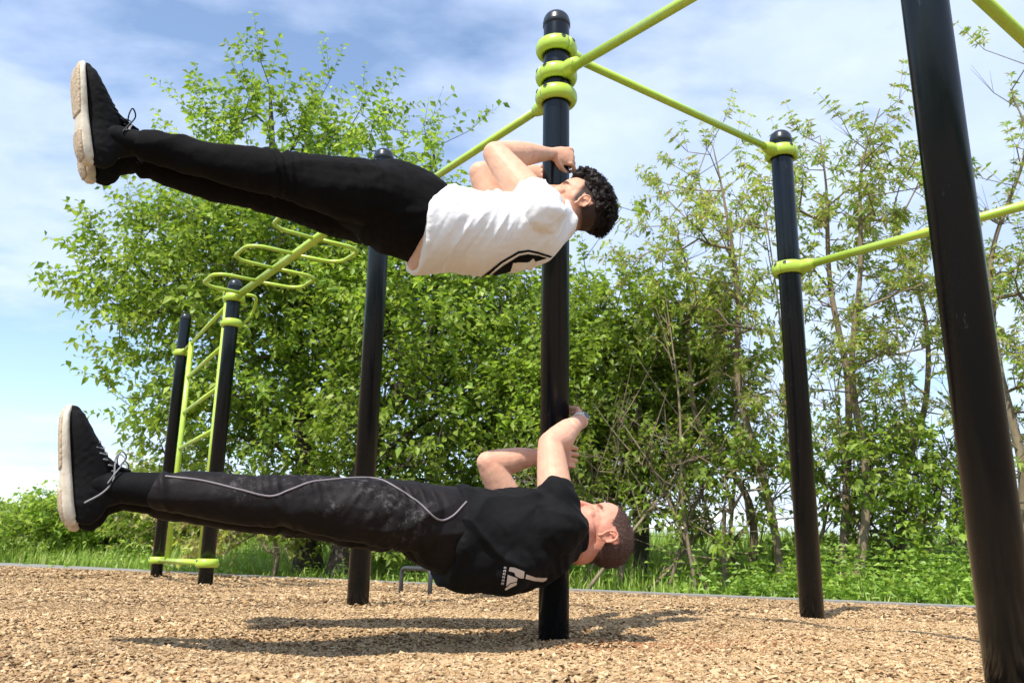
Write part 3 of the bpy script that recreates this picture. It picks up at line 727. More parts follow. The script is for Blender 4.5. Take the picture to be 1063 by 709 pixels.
def ring(k, z, dirs=(), hh=.034, ro=.092):
    """lime clamp: rounded collar with bolt pockets and a socket towards each bar"""
    x, y, _ = posts[k]; g = G()
    prof = [(PR+.001, -hh*.86), (PR+.012, -hh)]+[(ro-.022+.022*math.cos(R(a)), hh*math.sin(R(a))) for a in range(-80, 81, 16)]+[(PR+.012, hh), (PR+.001, hh*.86)]
    aa = math.atan2(dirs[0][1], dirs[0][0]) if len(dirs) else 0.
    for h0 in (aa+math.pi*.5, aa-math.pi*.5):
        th = np.linspace(h0+.022, h0+math.pi-.022, 24); kk = len(prof)
        V = A([[x+r_*math.cos(t_), y+r_*math.sin(t_), z+z_] for t_ in th for r_, z_ in prof]); ii = np.arange(24*kk).reshape(24, kk)
        nx_ = np.roll(ii, -1, axis=1); Q_ = np.stack([ii[:-1], ii[1:], nx_[1:], nx_[:-1]], -1).reshape(-1, 4)
        T_ = [(ii[0][0], ii[0][j], ii[0][j+1]) for j in range(1, kk-1)]+[(ii[-1][0], ii[-1][j+1], ii[-1][j]) for j in range(1, kk-1)]
        g.add(V, T_, Q_)
    for d in dirs:
        d = unit(A([d[0], d[1], 0])); c = A([x, y, z]); loft(g, [c+d*(ro-.03), c+d*(ro+.015), c+d*(ro+.05)], [.036, .034, .026], n=18, steps=7, caps='flat')
        straight(g, [c+d*(ro+.05), c+d*(ro+.056)], .0245, 18)
    V, F = g.data(); o = link('clamp_ring', np_mesh('clamp', V, F, smooth=True), m_lime, post_o[k])
    for d in dirs:
        a0 = math.atan2(d[1], d[0])
        for da in (1.25, -1.25, 1.9, -1.9):
            if k == '7': continue
            g2 = G(); n_ = unit(A([math.cos(a0+da), math.sin(a0+da), .1])); c = A([x, y, z+.004])+n_*(ro-.0035)
            pts = [c-n_*.004, c+n_*.0008, c+n_*.0009, c+n_*.0035]
            prof_ = [(0, -.004), (.013, -.004), (.013, .0008), (.0085, .001), (.008, .0035), (.004, .0036), (.0035, .002), (0, .002)]
            revolve(g2, prof_, c, 14, n_); V, F = g2.data(); link('bolt', np_mesh('bolt', V, F), m_bolt, post_o[k])
def v2(a, b): return A(posts[b][:2])-A(posts[a][:2])
ring('4', H['H45'], [v2('4', '5')]); ring('4', H['H46'], [v2('4', '6')]); ring('4', H['H34'], [v2('4', '3')])
ring('5', H['H45'], [v2('5', '4')]); ring('5', H['H5'], [v2('5', '7')])
ring('6', 2.145, [v2('6', '4')]); ring('6', 1.875, [v2('6', '7')])
ring('3', H['H34'], [v2('3', '4')]); ring('3', H['Hs'], [v2('3', '2')])
ring('7', 1.875, [v2('7', '6')]); ring('7', H['H5'], [v2('7', '5')])
ring('2', H['Hs'], [v2('2', '3'), v2('2', '1')]); ring('2', H['Hs']-.22, [v2('2', '1')]); ring('1', H['Hs'], [v2('1', '2')])
ring('2', .19, [v2('2', '1')]); ring('1', .19, [v2('1', '2')])
def bar(a, b, z, r=.0185, parent=None, name='crossbar'):
    za, zb = z if isinstance(z, tuple) else (z, z)
    p, q = A([*posts[a][:2], za]), A([*posts[b][:2], zb]); d = unit(q-p)
    g = G(); straight(g, [p+d*.1, q-d*.1], r, 20); V, F = g.data()
    me = np_mesh('bar', V, F, smooth=True); return link(name, me, m_lime, parent or rig)
bar('4', '5', H['H45']); bar('4', '6', (H['H46'], 2.145), .0205); bar('3', '4', H['H34']); bar('5', '7', H['H5'], .0205); bar('6', '7', 1.875, .0205)
# overhead spine with grab handles
spine = bar('2', '3', H['Hs'], .030, name='overhead_rail')
p2, p3 = A([*posts['2'][:2], H['Hs']]), A([*posts['3'][:2], H['Hs']]); ds = unit(p3-p2); ns = A([-ds[1], ds[0], 0]); LS_ = np.linalg.norm(p3-p2)

def closed_U(t0, t1, sgn, ext=.335):
    q = lambda t, e: p2+ds*t+ns*e*sgn
    return fillet([q(t0, 0), q(t0+.02, ext-.075), q(t0+.09, ext), q(t1-.06, ext), q(t1-.0, ext-.075), q(t1, 0)], .05)
for k in range(3):
    for sgn, o_ in ((-1, .0), (1, .375)):
        t0 = .20+.775*k+o_
        if t0 < .15 or t0+.4 > LS_-.1: continue
        g = G(); straight(g, closed_U(t0, t0+.40, sgn), .0135, 12); V, F = g.data(); link('grab_handle', np_mesh('handle', V, F, smooth=True), m_lime, spine)
g = G(); a_ = p2+A([0, 0, 0]); straight(g, fillet([a_+ds*.16+ns*.0, a_+ds*.20-ns*-.13, a_+ds*.02+ns*.17+A([0, 0, -.1]), a_+A([0, 0, -.215])+ns*.09], .08), .0135, 12)
V, F = g.data(); link('grab_handle', np_mesh('handle', V, F, smooth=True), m_lime, spine)
# ladder between the two far posts
lad = bpy.data.objects.new('ladder', None); C.objects.link(lad); lad.parent = rig; lad.location = (0, 0, 0); lad.empty_display_size = .1
q2, q1 = A([*posts['2'][:2], 0]), A([*posts['1'][:2], 0]); dl = unit(q1-q2); LL = np.linalg.norm(q1-q2)
for z in (.19, H['Hs']):
    bo = bar('1', '2', z, .024 if z < 1 else .018, lad, 'rung')
f0, f1 = .095, .77
for f in (f0, f1):
    p = q2+dl*LL*f; g = G(); straight(g, [p+A([0, 0, .19]), p+A([0, 0, H['Hs']+.01])], .032 if f == f0 else .026, 18); V, F = g.data(); link('rail', np_mesh('rail', V, F, smooth=True), m_lime, lad)
for k in range(1, 6):
    z = .19+k*(H['Hs']-.19)/6; g = G(); straight(g, [q2+dl*LL*f0+A([0, 0, z]), q2+dl*LL*f1+A([0, 0, z])], .019, 14); V, F = g.data(); link('rung', np_mesh('rung', V, F, smooth=True), m_lime, lad)

# two push-up bars set in the chips
def pushbar(b0, b1, ztop, label):
    g = G(); straight(g, fillet([b0+A([0, 0, -.1]), b0+A([0, 0, ztop]), b1+A([0, 0, ztop]), b1+A([0, 0, -.1])], .055), .0155, 14)
    V, F = g.data(); o = link('push_up_bar', np_mesh('pb', V, F, smooth=True), m_greybar, None, origin=b0); tag(o, label, 'push-up bar', 'low grey bars in the wood chips')
pushbar(atZ(416, 616.5), atZ(446, 619), .185, 'low grey bent bar in the wood chips, its arch visible right of the back post')
pushbar(atZ(475.5, 618), atZ(506, 620), .185, 'low grey bent bar with only its legs showing below the black T-shirt')

# ------------------------------------------------------------------ people
def frame_of(a):
    Hd = A([math.cos(a), math.sin(a), 0]); Nd = A([math.sin(a), -math.cos(a), 0]); return Hd, Nd, A([0, 0, 1.])
UP = A([0, 0, 1.])
def hand(g, wrist, d, n, thumb, c=(45, 82, 112), sc=1., pl=.085):
    d = unit(d); n = unit(n-(A(n)@d)*d); l = np.cross(d, n)*thumb; wrist = A(wrist)
    kn_ = wrist+d*pl*sc
    loft(g, [wrist-d*.03*sc, wrist, wrist+d*.04*sc, kn_], [.026*sc, .028*sc, .040*sc, .040*sc], [.020*sc, .018*sc, .0165*sc, .013*sc], side=l, n=16)
    tips = []
    for k, (o, ln) in enumerate(((.0335, .92), (.0115, 1.03), (-.0115, .97), (-.0335, .78))):
        p = kn_+l*o*sc-n*.002; pts = [p-d*.02*sc+n*.002, p]
        for seg, ang in zip((.044, .027, .021), c):
            a = R(ang+(k-1.5)*3); p = p+(d*math.cos(a)+n*math.sin(a))*seg*ln*sc; pts.append(p)
        loft(g, pts, [.0088*sc, .0090*sc, .0086*sc, .0080*sc, .0068*sc], n=10); tips.append(p)
    t0 = wrist+d*.022*sc+l*.024*sc; t1 = t0+(d*.6+l*.75+n*.25)*.034*sc; t2 = t1+(d*.8+l*.25+n*.6)*.032*sc; t3 = t2+(d*.75-l*.05+n*.75)*.024*sc
    loft(g, [t0, t1, t2, t3], [.015*sc, .0125*sc, .0105*sc, .0085*sc], n=10)
    return tips
def limb(g, pts, r, side=UP, flat=1.):
    r = A(r); loft(g, pts, r, r*flat, side=side, n=20)
HEADC = .0
def head(g, o, Fr, sc=1.):
    """o = point midway between the ears; Fr rows = local x (right), y (front), z (crown)"""
    def e(c, r): ellipsoid(g, A(o)+(A(c)*sc)@Fr, A(r)*sc, Fr, 24, 14)
    e((0, -.012, .035), (.074, .096, .084)); e((0, .02, .045), (.068, .078, .070)); e((0, .035, -.02), (.058, .062, .075)); e((0, .045, -.07), (.042, .046, .036))
    e((0, .078, -.098), (.019, .016, .014)); e((0, .082, .026), (.045, .016, .009)); e((0, .089, -.060), (.021, .012, .006)); e((0, .086, -.071), (.018, .012, .006))
    e((0, .07, -.05), (.03, .03, .03))
    for sgn in (-1, 1):
        e((sgn*.048, .005, -.058), (.014, .026, .024)); e((sgn*.037, .066, -.022), (.022, .02, .018)); e((sgn*.031, .0735, .002), (.0135, .0135, .0135))
        e((sgn*.011, .101, -.036), (.008, .010, .007))
        e((sgn*.077, -.012, -.004), (.0055, .014, .022))
        pts = [A(o)+(A([sgn*(.079+.006*math.sin((t+.2)*2.6)), -.012+.0165*math.cos(t*6.0-1.2), .002+.029*math.sin(t*6.0-1.2)])*sc)@Fr for t in np.linspace(0.05, .80, 12)]
        loft(g, pts, .0042*sc, n=8, steps=20)
        e((sgn*.079, .0, -.026), (.005, .007, .008))
    loft(g, [A(o)+(A(p)*sc)@Fr for p in ((0, .088, .022), (0, .098, .0), (0, .110, -.022), (0, .113, -.036))], [.0085*sc, .009*sc, .0105*sc, .0115*sc], n=12)
def paint_head(co, o, Fr, base, ruddy, lip, browc, fade, sc=1.):
    q = (co-A(o))@Fr.T/sc; x, y, z = q.T; ax = abs(x); col = np.tile(A(base, float), (len(co), 1))
    def mix(w, c): 
        nonlocal col; w = np.clip(w, 0, 1)[:, None]; col = col*(1-w)+A(c)*w
    near = np.exp(-(np.maximum(0, np.linalg.norm(q-A([0, .01, -.03]), axis=1)-.12)/.06)**2)
    mix(near*.45, ruddy)
    inh = (np.linalg.norm(q/A([.095, .14, .16]), axis=1) < 1.0)
    mix(.6*inh*np.exp(-((y-.115)**2+(z+.036)**2+x**2)/.016**2), ruddy)
    mix(.9*inh*(y > .07)*np.exp(-(((z+.0655)/.008)**2))*np.exp(-(ax/.022)**4), lip)
    mix(.95*inh*(y > .055)*np.exp(-((z-.024-.10*(.03-ax)*(ax < .03))/.0042)**2)*np.exp(-((ax-.032)/.018)**4), browc)
    mix(.95*inh*(y > .06)*np.exp(-((z+.003+(ax-.031)**2*9)/.0022)**2)*np.exp(-((ax-.031)/.0125)**4), browc)
    # ear hollow
    mix(.55*np.exp(-((y+.012)**2+((z-.0)*.7)**2)/.0085**2)*(ax > .074)*(ax < .1), (.20, .07, .045))
    # faded sides / nape
    f = z+.25*(-y)
    side = inh*np.clip((z+.055-.25*np.clip(y, 0, 1)+.35*np.clip(-y-.01, 0, .1))/.05, 0, 1)*np.clip((.038-y+.25*(z-.02))/.014, 0, 1)*(1-((ax > .070)*(abs(y+.012) < .024)*(abs(z+.0) < .034)))
    mix(side*fade, browc)
    return col, q
def sub_faces(me, sel, off, noise_amp, name, material, parent, seed=1):
    """a thin shell over the chosen vertices of a mesh"""
    n = len(me.vertices); co = np.empty(n*3, np.float32); me.vertices.foreach_get('co', co); co = co.reshape(-1, 3).astype(float)
    nr = np.empty(n*3, np.float32); me.vertices.foreach_get('normal', nr); nr = nr.reshape(-1, 3)
    F = A([p.vertices[:] for p in me.polygons if sel[p.vertices[0]] > 0 and sel[p.vertices[1]] > 0 and sel[p.vertices[2]] > 0 and sel[p.vertices[-1]] > 0])
    ids, inv = np.unique(F, return_inverse=True); F2 = inv.reshape(F.shape)
    w = np.clip(sel[ids], 0, 1)
    V = co[ids]+nr[ids]*(off*w+noise_amp*w*vnoise(co[ids]*160, seed))[:, None]
    return V, F2, nr[ids], w
def shoe(person, ank, T, S, sc, lacem, mark=False, sole_label=None):
    T = unit(T); S = unit(S-(A(S)@T)*T); Wd = np.cross(T, S)
    P = lambda t, s, w=0.: A(ank)+(T*t+S*(s+.086)+Wd*w)*sc
    g = G(); ts = [-.082, -.06, -.02, .04, .10, .155, .20, .222]; hs = [.062, .085, .100, .104, .086, .062, .044, .03]; ws = [.022, .033, .037, .038, .044, .047, .040, .025]
    loft(g, [P(t, -h/2+.004) for t, h in zip(ts, hs)], A(ws)*sc, (A(hs)/2+.004)*sc, side=Wd, n=24)
    loft(g, [P(-.022, -.055), P(-.018, -.09), P(-.012, -.122)], [.036*sc, .036*sc, .037*sc], [.047*sc, .045*sc, .044*sc], side=Wd, n=20)
    loft(g, [P(.085, -.082), P(.058, -.108), P(.040, -.135), P(.036, -.152)], [.024*sc, .026*sc, .024*sc, .02*sc], [.010*sc, .010*sc, .008*sc, .006*sc], side=Wd, n=14)
    me, co = remesh(g, .0038, 3, lambda c, n: c+n*(.0012*vnoise(c*90, 3))[:, None])
    so_ = link('shoe', me, m_knit, person, origin=tuple(P(0, 0)))
    g = G(); ts = [-.093, -.085, -.05, 0, .06, .12, .17, .21, .232, .238]; w2 = [.016, .027, .036, .037, .036, .045, .048, .042, .027, .015]; th = [.012, .017, .019, .018, .015, .0135, .0125, .011, .009, .006]; lift = [-.012, -.006, 0, .001, 0, 0, -.001, -.005, -.014, -.02]
    loft(g, [P(t, .014+l) for t, l in zip(ts, lift)], A(w2)*sc, A(th)*sc, side=Wd, n=28, power=.55)
    me, co = remesh(g, .0035, 2); sol_ = link('sole', me, m_sole, so_)
    g = G(); loft(g, [P(t, .014+l+h*.80) for t, l, h in zip(ts[1:4], lift[1:4], th[1:4])], A(w2[1:4])*sc*.93, .0075*sc, side=Wd, n=28, power=.55)
    loft(g, [P(t, .014+l+h*.80) for t, l, h in zip(ts[4:9], lift[4:9], th[4:9])], A(w2[4:9])*sc*.93, .0065*sc, side=Wd, n=28, power=.55)
    me, co = remesh(g, .0033, 1); link('tread', me, m_tread, so_)
    g = G()
    for k in range(6):
        t = .128-.018*k; s = -.070-.0085*k-.004*(k > 3)
        loft(g, [P(t, s+.012, -.032), P(t+.004, s-.006, -.012), P(t-.004, s-.006, .012), P(t, s+.012, .032)], .0027*sc, n=6)
        loft(g, [P(t, s+.012, .032), P(t-.006, s-.008, .006), P(t-.014, s-.004, -.02), P(t-.018, s+.006, -.032)], .0025*sc, n=6)
    for sg in (-1, 1):
        loft(g, [P(.048, -.124, 0), P(.074, -.144, sg*.02), P(.092, -.130, sg*.042), P(.070, -.118, sg*.036), P(.048, -.124, 0)], .0024*sc, n=6, steps=20)
        loft(g, [P(.048, -.124, 0), P(.052, -.130, sg*.03), P(.030, -.110, sg*.048), P(.004, -.090, sg*.050)], .0022*sc, n=6, steps=16)
    V, F = g.data(); link('laces', np_mesh('laces', V, F, smooth=True), lacem, so_)
    if mark:
        g = G(); loft(g, [P(.040, -.128, .030), P(.028, -.118, .040), P(.012, -.112, .0435), P(-.002, -.118, .043)], [.001, .0026, .0034, .001], n=6, steps=10)
        loft(g, [P(.012, -.112, .0435), P(.014, -.100, .043), P(.004, -.092, .0425)], [.0025, .002, .001], n=6, steps=8)
        V, F = g.data(); link('white_mark', np_mesh('mark', V, F, smooth=True), m_printwhite, so_)
    else:
        g = G(); loft(g, [P(.058, -.112, .034), P(.01, -.104, .0425), P(-.022, -.075, .043), P(-.044, -.03, .041)], .003, n=6, steps=20)
        V, F = g.data(); link('cord', np_mesh('cord', V, F, smooth=True), m_lacegrey, so_)
    return so_
def inside(poly, x, y):
    r = False; n = len(poly); j = n-1
    for i in range(n):
        xi, yi = poly[i]; xj, yj = poly[j]
        if (yi > y) != (yj > y) and x < (xj-xi)*(y-yi)/(yj-yi)+xi: r = not r
        j = i
    return r
def decal(me, off_parent, polys, name, material, step=.45, holes=(), off=.0018):
    bv = bvh_of(me); ofs = Vector(world_loc(off_parent)); xs = [p[0] for q in polys for p in q]; ys = [p[1] for q in polys for p in q]
    g = G(); nx = int((max(xs)-min(xs))/step)+2; ny = int((max(ys)-min(ys))/step)+2; pt = {}
    def hit(i, j):
        if (i, j) not in pt:
            d = Vector(ray(min(xs)+i*step, min(ys)+j*step)).normalized(); h = bv.ray_cast(Vector(cam_p)-ofs, d)
            pt[i, j] = None if h[0] is None or h[1].dot(d) > -.03 else np.array(h[0]+ofs+h[1]*off)
        return pt[i, j]
    ids = {}; V = []; Q = []
    for i in range(nx):
        for j in range(ny):
            x, y = min(xs)+(i+.5)*step, min(ys)+(j+.5)*step
            if not any(inside(p, x, y) for p in polys) or any(inside(p, x, y) for p in holes): continue
            c = [(i, j), (i+1, j), (i+1, j+1), (i, j+1)]
            hp = [hit(*k) for k in c]
            if any(h is None for h in hp) or max(np.linalg.norm(hp[a]-hp[(a+1) % 4]) for a in range(4)) > .03: continue
            for k, h in zip(c, hp):
                if k not in ids: ids[k] = len(V); V.append(h)
            Q.append([ids[k] for k in c])
    if not V: return None
    return link(name, np_mesh(name, A(V), A(Q), smooth=True), material, off_parent)
def surf_line(me, parent_, pts, r, name, material):
    bv = bvh_of(me); ofs = Vector(world_loc(parent_)); out = []
    dense = catmull(A(pts), len(pts)*5)
    for x, y in dense:
        d = Vector(ray(x, y)).normalized(); h = bv.ray_cast(Vector(cam_p)-ofs, d)
        if h[0] is not None: out.append(np.array(h[0]+ofs+h[1]*r*.4))
    out = A(out); g = G(); loft(g, out, r, n=8, steps=len(out)); V, F = g.data()
    return link(name, np_mesh(name, V, F, smooth=True), material, parent_)
def seglen(n, *p): print(n, [round(float(np.linalg.norm(A(p[i+1])-A(p[i]))), 3) for i in range(len(p)-1)])

def build_person(sp):
    a = sp['a']; Hd, Nd, U_ = frame_of(a); P0 = A(sp['P0'])
    def PB(px, py, lat=0.):
        o = P0+Nd*lat; d = ray(px, py); t = ((o-cam_p)@Nd)/(d@Nd); return cam_p+d*t
    J = {}
    tc_ = [PB(*p) for p in sp['torso']]
    for nm in ('hip', 'knee', 'ank'):
        J[nm] = PB(*sp[nm]); J['f'+nm] = J[nm]-Nd*sp['sep'][nm]+A([0, 0, sp['drop'][nm]])
    J['sho'] = PB(*sp['sho']); J['fsho'] = J['sho']-Nd*2*sp['sho'][2]
    J['elb'] = PB(*sp['elb']); J['felb'] = PB(*sp['felb']); J['wri'] = A(sp['wri']); J['fwri'] = A(sp['fwri'])
    seglen('leg', J['hip'], J['knee'], J['ank']); seglen('arm', J['sho'], J['elb'], J['wri']); seglen('farm', J['fsho'], J['felb'], J['fwri'])
    t = sp['tilt']; K = Hd*math.cos(t)+U_*math.sin(t); Fd = U_*math.cos(t)-Hd*math.sin(t)
    if sp.get('turn'):   # turn the face a little towards the camera
        w = sp['turn']; X_ = -Nd; Fd2 = Fd*math.cos(w)-X_*math.sin(w); X2 = X_*math.cos(w)+Fd*math.sin(w); Fd = Fd2; Xr = X2
    else: Xr = -Nd
    Fr = np.stack([Xr, Fd, K]); ho = PB(*sp['ear'], .078*sp['hs'])+Xr*.078*sp['hs']
    seglen('head-feet', ho+K*.11, J['ank'], ); print('head', ho, 'sho', J['sho'], 'elb', J['elb'], 'ank', J['ank'])
    # ---- body skin
    g = G(); head(g, ho, Fr, sp['hs'])
    nb = tc_[-1]; loft(g, [nb-Hd*.05, nb+Hd*.01, ho+(A([0, -.018, -.075])*sp['hs'])@Fr, ho+(A([0, -.02, -.03])*sp['hs'])@Fr], [.068, .06, .057, .055], [.068, .062, .060, .06], side=Nd, n=22)
    for (px, py, l, rv) in sp.get('waistskin', ()): ellipsoid(g, PB(px, py), (l, .165, rv), np.stack([Hd, Nd, U_]), 30, 16)
    TL, TV = A(sp['tr']).T
    loft(g, tc_, TL*.84, TV*.80, side=Nd, n=28)
    ak = sp['arm']
    for pre, sgn in (('', 1), ('f', -1)):
        S_, E_, W_2 = J[pre+'sho'], J[pre+'elb'], J[pre+'wri']; m1 = S_*.45+E_*.55
        limb(g, [S_-Hd*.03-Nd*sgn*.05, S_, S_*.6+E_*.4, E_*.82+S_*.18, E_], [.058, .060, .056*ak, .047*ak, .040*ak]); 
        bul = unit(np.cross(W_2-E_, Nd))*.006
        limb(g, [E_, E_*.75+W_2*.25+bul, E_*.45+W_2*.55, W_2*.9+E_*.1, W_2], [.040*ak, .047*ak, .039*ak, .028, .026])
        hd = sp[pre+'hand']; hand(g, J[pre+'wri'], A(hd[0], float), A(hd[1], float), hd[2], hd[3], 1.02)
        h_, k_, n_ = J[pre+'hip'], J[pre+'knee'], J[pre+'ank']
        limb(g, [h_, h_*.5+k_*.5, k_, k_*.65+n_*.35, n_*.8+k_*.2, n_], [.085, .075, .052, .054, .038, .036])
        T_, S2 = A(sp[pre+'foot'][0], float), A(sp[pre+'foot'][1], float)
        limb(g, [n_, n_+unit(S2)*.05+unit(T_)*.03, n_+unit(S2)*.065+unit(T_)*.12], [.033, .030, .022])
    def dsp(c, n):
        q = (c-ho)@Fr.T/sp['hs']; x, y, z = q.T; ax = abs(x)
        dent = -.006*np.exp(-((ax-.022)**2+(z-.010)**2)/.009**2)*(y > .05)-.003*np.exp(-((ax-.031)**2+(z+.014)**2)/.008**2)*(y > .05)
        dent = dent-.0025*(y > .07)*np.exp(-((z+.0655)/.0025)**2)*np.exp(-(ax/.02)**4)-.004*np.exp(-((y+.010)**2+(z-.0)**2)/.008**2)*(ax > .072)*(ax < .095)
        return c+n*(dent+.0006*vnoise(c*70, 5))[:, None]
    me, co = remesh(g, .0034, 2, dsp)
    col, q = paint_head(co, ho, Fr, sp['skin'], sp['ruddy'], sp['lip'], sp['brow'], sp['fade'], sp['hs'])
    for pre in ('', 'f'):    # redder elbows and knuckles
        for nm, r_ in (('elb', .05), ('wri', .1)):
            w = np.exp(-(np.linalg.norm(co-J[pre+nm], axis=1)/r_)**2)*.3; col = col*(1-w[:, None])+A(sp['ruddy'])*w[:, None]
    bl = np.clip(.5+.9*fbm(co*9, 8), 0, 1)[:, None]*.22; col = col*(1-bl)+col*A([1.02, .80, .74])*bl
    col = col*(1+.07*vnoise(co*30, 8)+.05*vnoise(co*130, 9))[:, None]
    set_col(me, col)
    root = link('person', me, m_skin, None, origin=tuple(tc_[0])); tag(root, sp['label'], 'person')
    # ---- hair
    x, y, z = q.T; ax = abs(x)
    org = Vector(tuple(tc_[0]))
    if sp['hair'] == 'curly':
        r_ = np.random.default_rng(5); g = G()
        hs = sp['hs']
        u = r_.normal(0, 1, (5200, 3)); u /= np.linalg.norm(u, axis=1)[:, None]
        f = u[:, 2]+.62*np.maximum(-u[:, 1], 0)-.10*np.maximum(u[:, 1], 0)-.10*abs(u[:, 0])
        k = (f > .14) & (u[:, 1] < .88-.30*(u[:, 2] < .42)) ; u = u[k]; f = f[k]
        for v, ff in zip(u, f):
            vol = np.clip((ff-.14)/.35, .1, 1)*(1.0 if v[2] > .1 else .7)*(1+.35*max(0, v[1]))
            c = A([0, -.008, .038])+v*A([.072, .094, .083])
            c2 = c+v*r_.uniform(.1, 1.)*.044*vol; ellipsoid(g, A(ho)+(c2*hs)@Fr, A([.0058, .0058, .0058])*(.6+.6*vol)*r_.uniform(.7, 1.3), None, 7, 4)
        hme, hco = remesh(g, .0036, 4, lambda c, n: c+n*(.0060*vnoise(c*62, 4)+.0025*vnoise(c*150, 2))[:, None])
        ho_ = link('hair', hme, m_hair, root)
        g = G()
        for v, ff in list(zip(u, f))+list(zip(u[::-1]*.999, f[::-1])):   # loose curls standing out of the mass
            vol = np.clip((ff-.2)/.35, 0, 1)
            if vol < .35: continue
            c = A([0, -.008, .038])+v*A([.074, .096, .085])+v*r_.uniform(.020, .036)*vol*(1+.35*max(0, v[1])); s = perp(v, r_.normal(0, 1, 3)); w = np.cross(v, s); ra_ = r_.uniform(.002, .007); ph = r_.uniform(0, 6)
            pts = [A(ho)+((c+v*.014*t*vol+(s*math.cos(ph+t*5)+w*math.sin(ph+t*5))*ra_)*hs)@Fr for t in np.linspace(0, 1, 7)]
            loft(g, pts, [.0009]*6+[.0003], n=3, steps=8, caps='flat')
        V, F = g.data(); link('loose_curls', np_mesh('curls', V, F, smooth=True), m_hair, ho_)
        sel = np.clip((z+.020-.3*np.clip(y, 0, 1)+.45*np.clip(-y-.01, 0, .1))/.03, 0, 1)*np.clip((.046-y+.2*(z-.03))/.01, 0, 1)*(np.linalg.norm(q/A([.1, .14, .16]), axis=1) < 1)*(1-((ax > .069)*(abs(y+.012) < .026)*(abs(z) < .036)))*(z > -.03)
        # cropped fade only where quite dark
    else:
        hl = np.clip((z+.030-.2*np.clip(y, 0, 1)+.55*np.clip(-y-.015, 0, .1))/.02, 0, 1)*np.clip((.030-y+.85*np.clip(z-.035, 0, 1))/.008, 0, 1)
        hl = hl*np.clip((z-.03+.25*np.clip(-y-.018, 0, 1)/.02)/.006, 0, 1)*(.75+.6*vnoise(q*170, 31))*np.clip((.022-y+1.6*np.clip(z-.012, 0, 1))/.006, 0, 1)
        sel = hl*np.clip((z-.004+.9*np.clip(-y-.012, 0, .1))/.008, 0, 1)*(np.linalg.norm(q/A([.1, .14, .16]), axis=1) < 1)*(1-((ax > .069)*(abs(y+.012) < .026)*(abs(z) < .036)))*(z > -.06)
        V, F2, nr, w = sub_faces(me, sel, .0016, .0010, 'hair', m_hair2, root)
        V = V+A(tuple(org)); r_ = np.random.default_rng(3)
        hair_o = link('hair', np_mesh('hair', V, F2, smooth=True), m_hair2, root)
        pick = r_.integers(0, len(V), 9000); ln = (.003+.003*w[pick])*sp['hs']; d = nr[pick]+r_.normal(0, .3, (9000, 3)); d /= np.linalg.norm(d, axis=1)[:, None]; s = np.cross(d, r_.normal(0, 1, (9000, 3))); s /= np.linalg.norm(s, axis=1)[:, None]
        p = V[pick]+r_.normal(0, .001, (9000, 3)); VV = np.stack([p-s*.0005, p+s*.0005, p+d*ln[:, None]], 1).reshape(-1, 3)
        link('bristles', np_mesh('bristles', VV, np.arange(27000).reshape(-1, 3)), m_hair2, hair_o)
    # ---- trousers
    g = G(); tp_ = [PB(*p) for p in sp['pelvis']]; PL, PV = A(sp['pr']).T
    loft(g, tp_, PL, PV, side=Nd, n=30)
    for pre, sgn in (('', 1), ('f', -1)):
        h_, k_, n_ = J[pre+'hip'], J[pre+'knee'], J[pre+'ank']; e = k_+(n_-k_)*sp['hem']; lr = sp['lr']
        limb(g, [h_+Hd*.06, h_, h_*.5+k_*.5, k_+U_*.004, k_*.6+e*.4-U_*.006, k_*.15+e*.85, e], [lr[0]*.8]+list(lr))
    s_k = (J['knee']-P0)@Hd; s_h = (J['hip']-P0)@Hd; s_e = (J['knee']+(J['ank']-J['knee'])*sp['hem']-P0)@Hd
    def dtr(c, n):
        s = (c-P0)@Hd; l = (c-P0)@Nd; v = (c-P0)@U_
        bunch = np.exp(-((s-s_k)/.09)**2)+.8*np.exp(-((s-s_e)/.07)**2)+.9*np.exp(-((s-s_h+.05)/.12)**2)
        q1 = np.stack([s*34+v*8+2*vnoise(c*6, 4), l*5, v*5], -1); r1 = 1-2*abs(vnoise(q1, 11))
        q2 = np.stack([s*7-v*9, l*6, v*14], -1); r2 = 1-2*abs(vnoise(q2, 12))
        d_ = .0085*bunch*r1+.0055*r2+.0015*vnoise(c*40, 3)
        if sp['wr'] > 1: d_ = d_+.003*np.exp(-((s-s_h+.12)/.16)**2)*(1-2*abs(vnoise(np.stack([s*40-v*26, l*4, v*4], -1), 15)))
        return c+n*d_[:, None]
    tme, tco = remesh(g, .0052, 3, dtr)
    dust = np.zeros(len(tco))
    for (px, py, r_) in sp.get('dust', ()):
        pp = PB(px, py, .16); dust = np.maximum(dust, np.exp(-(((tco-pp)@Hd/r_)**2+((tco-pp)@U_/(r_*.7))**2)))
    set_col(tme, np.repeat(dust[:, None], 3, axis=1))
    tro = link('trousers', tme, sp['mtr'], root)
    if not sp.get('tights'):
        for pre in ('', 'f'):
            g = G(); k_, n_ = J[pre+'knee'], J[pre+'ank']; limb(g, [k_*.135+n_*.865, k_*.05+n_*.95, n_+unit(sp[pre+'foot'][1])*.02], [.041, .042, .042])
            me2, c2 = remesh(g, .004, 2); link('sock', me2, m_tight, root)
    if sp.get('tights'):
        for pre in ('', 'f'):
            g = G(); k_, n_ = J[pre+'knee'], J[pre+'ank']; limb(g, [k_*.4+n_*.6, k_*.2+n_*.8, n_, n_+unit(sp[pre+'foot'][1])*.02], [.058, .050, .043, .042])
            me2, c2 = remesh(g, .005, 2, lambda c, n: c+n*(.0012*vnoise(c*A([60, 20, 20]), 3))[:, None]); link('tights', me2, m_tight, root)
    # ---- shirt
    g = G(); tp_ = [PB(*p) for p in sp['shirt']]; SL, SV = A(sp['sr']).T
    loft(g, tp_, SL, SV, side=Nd, n=36, caps='hem')
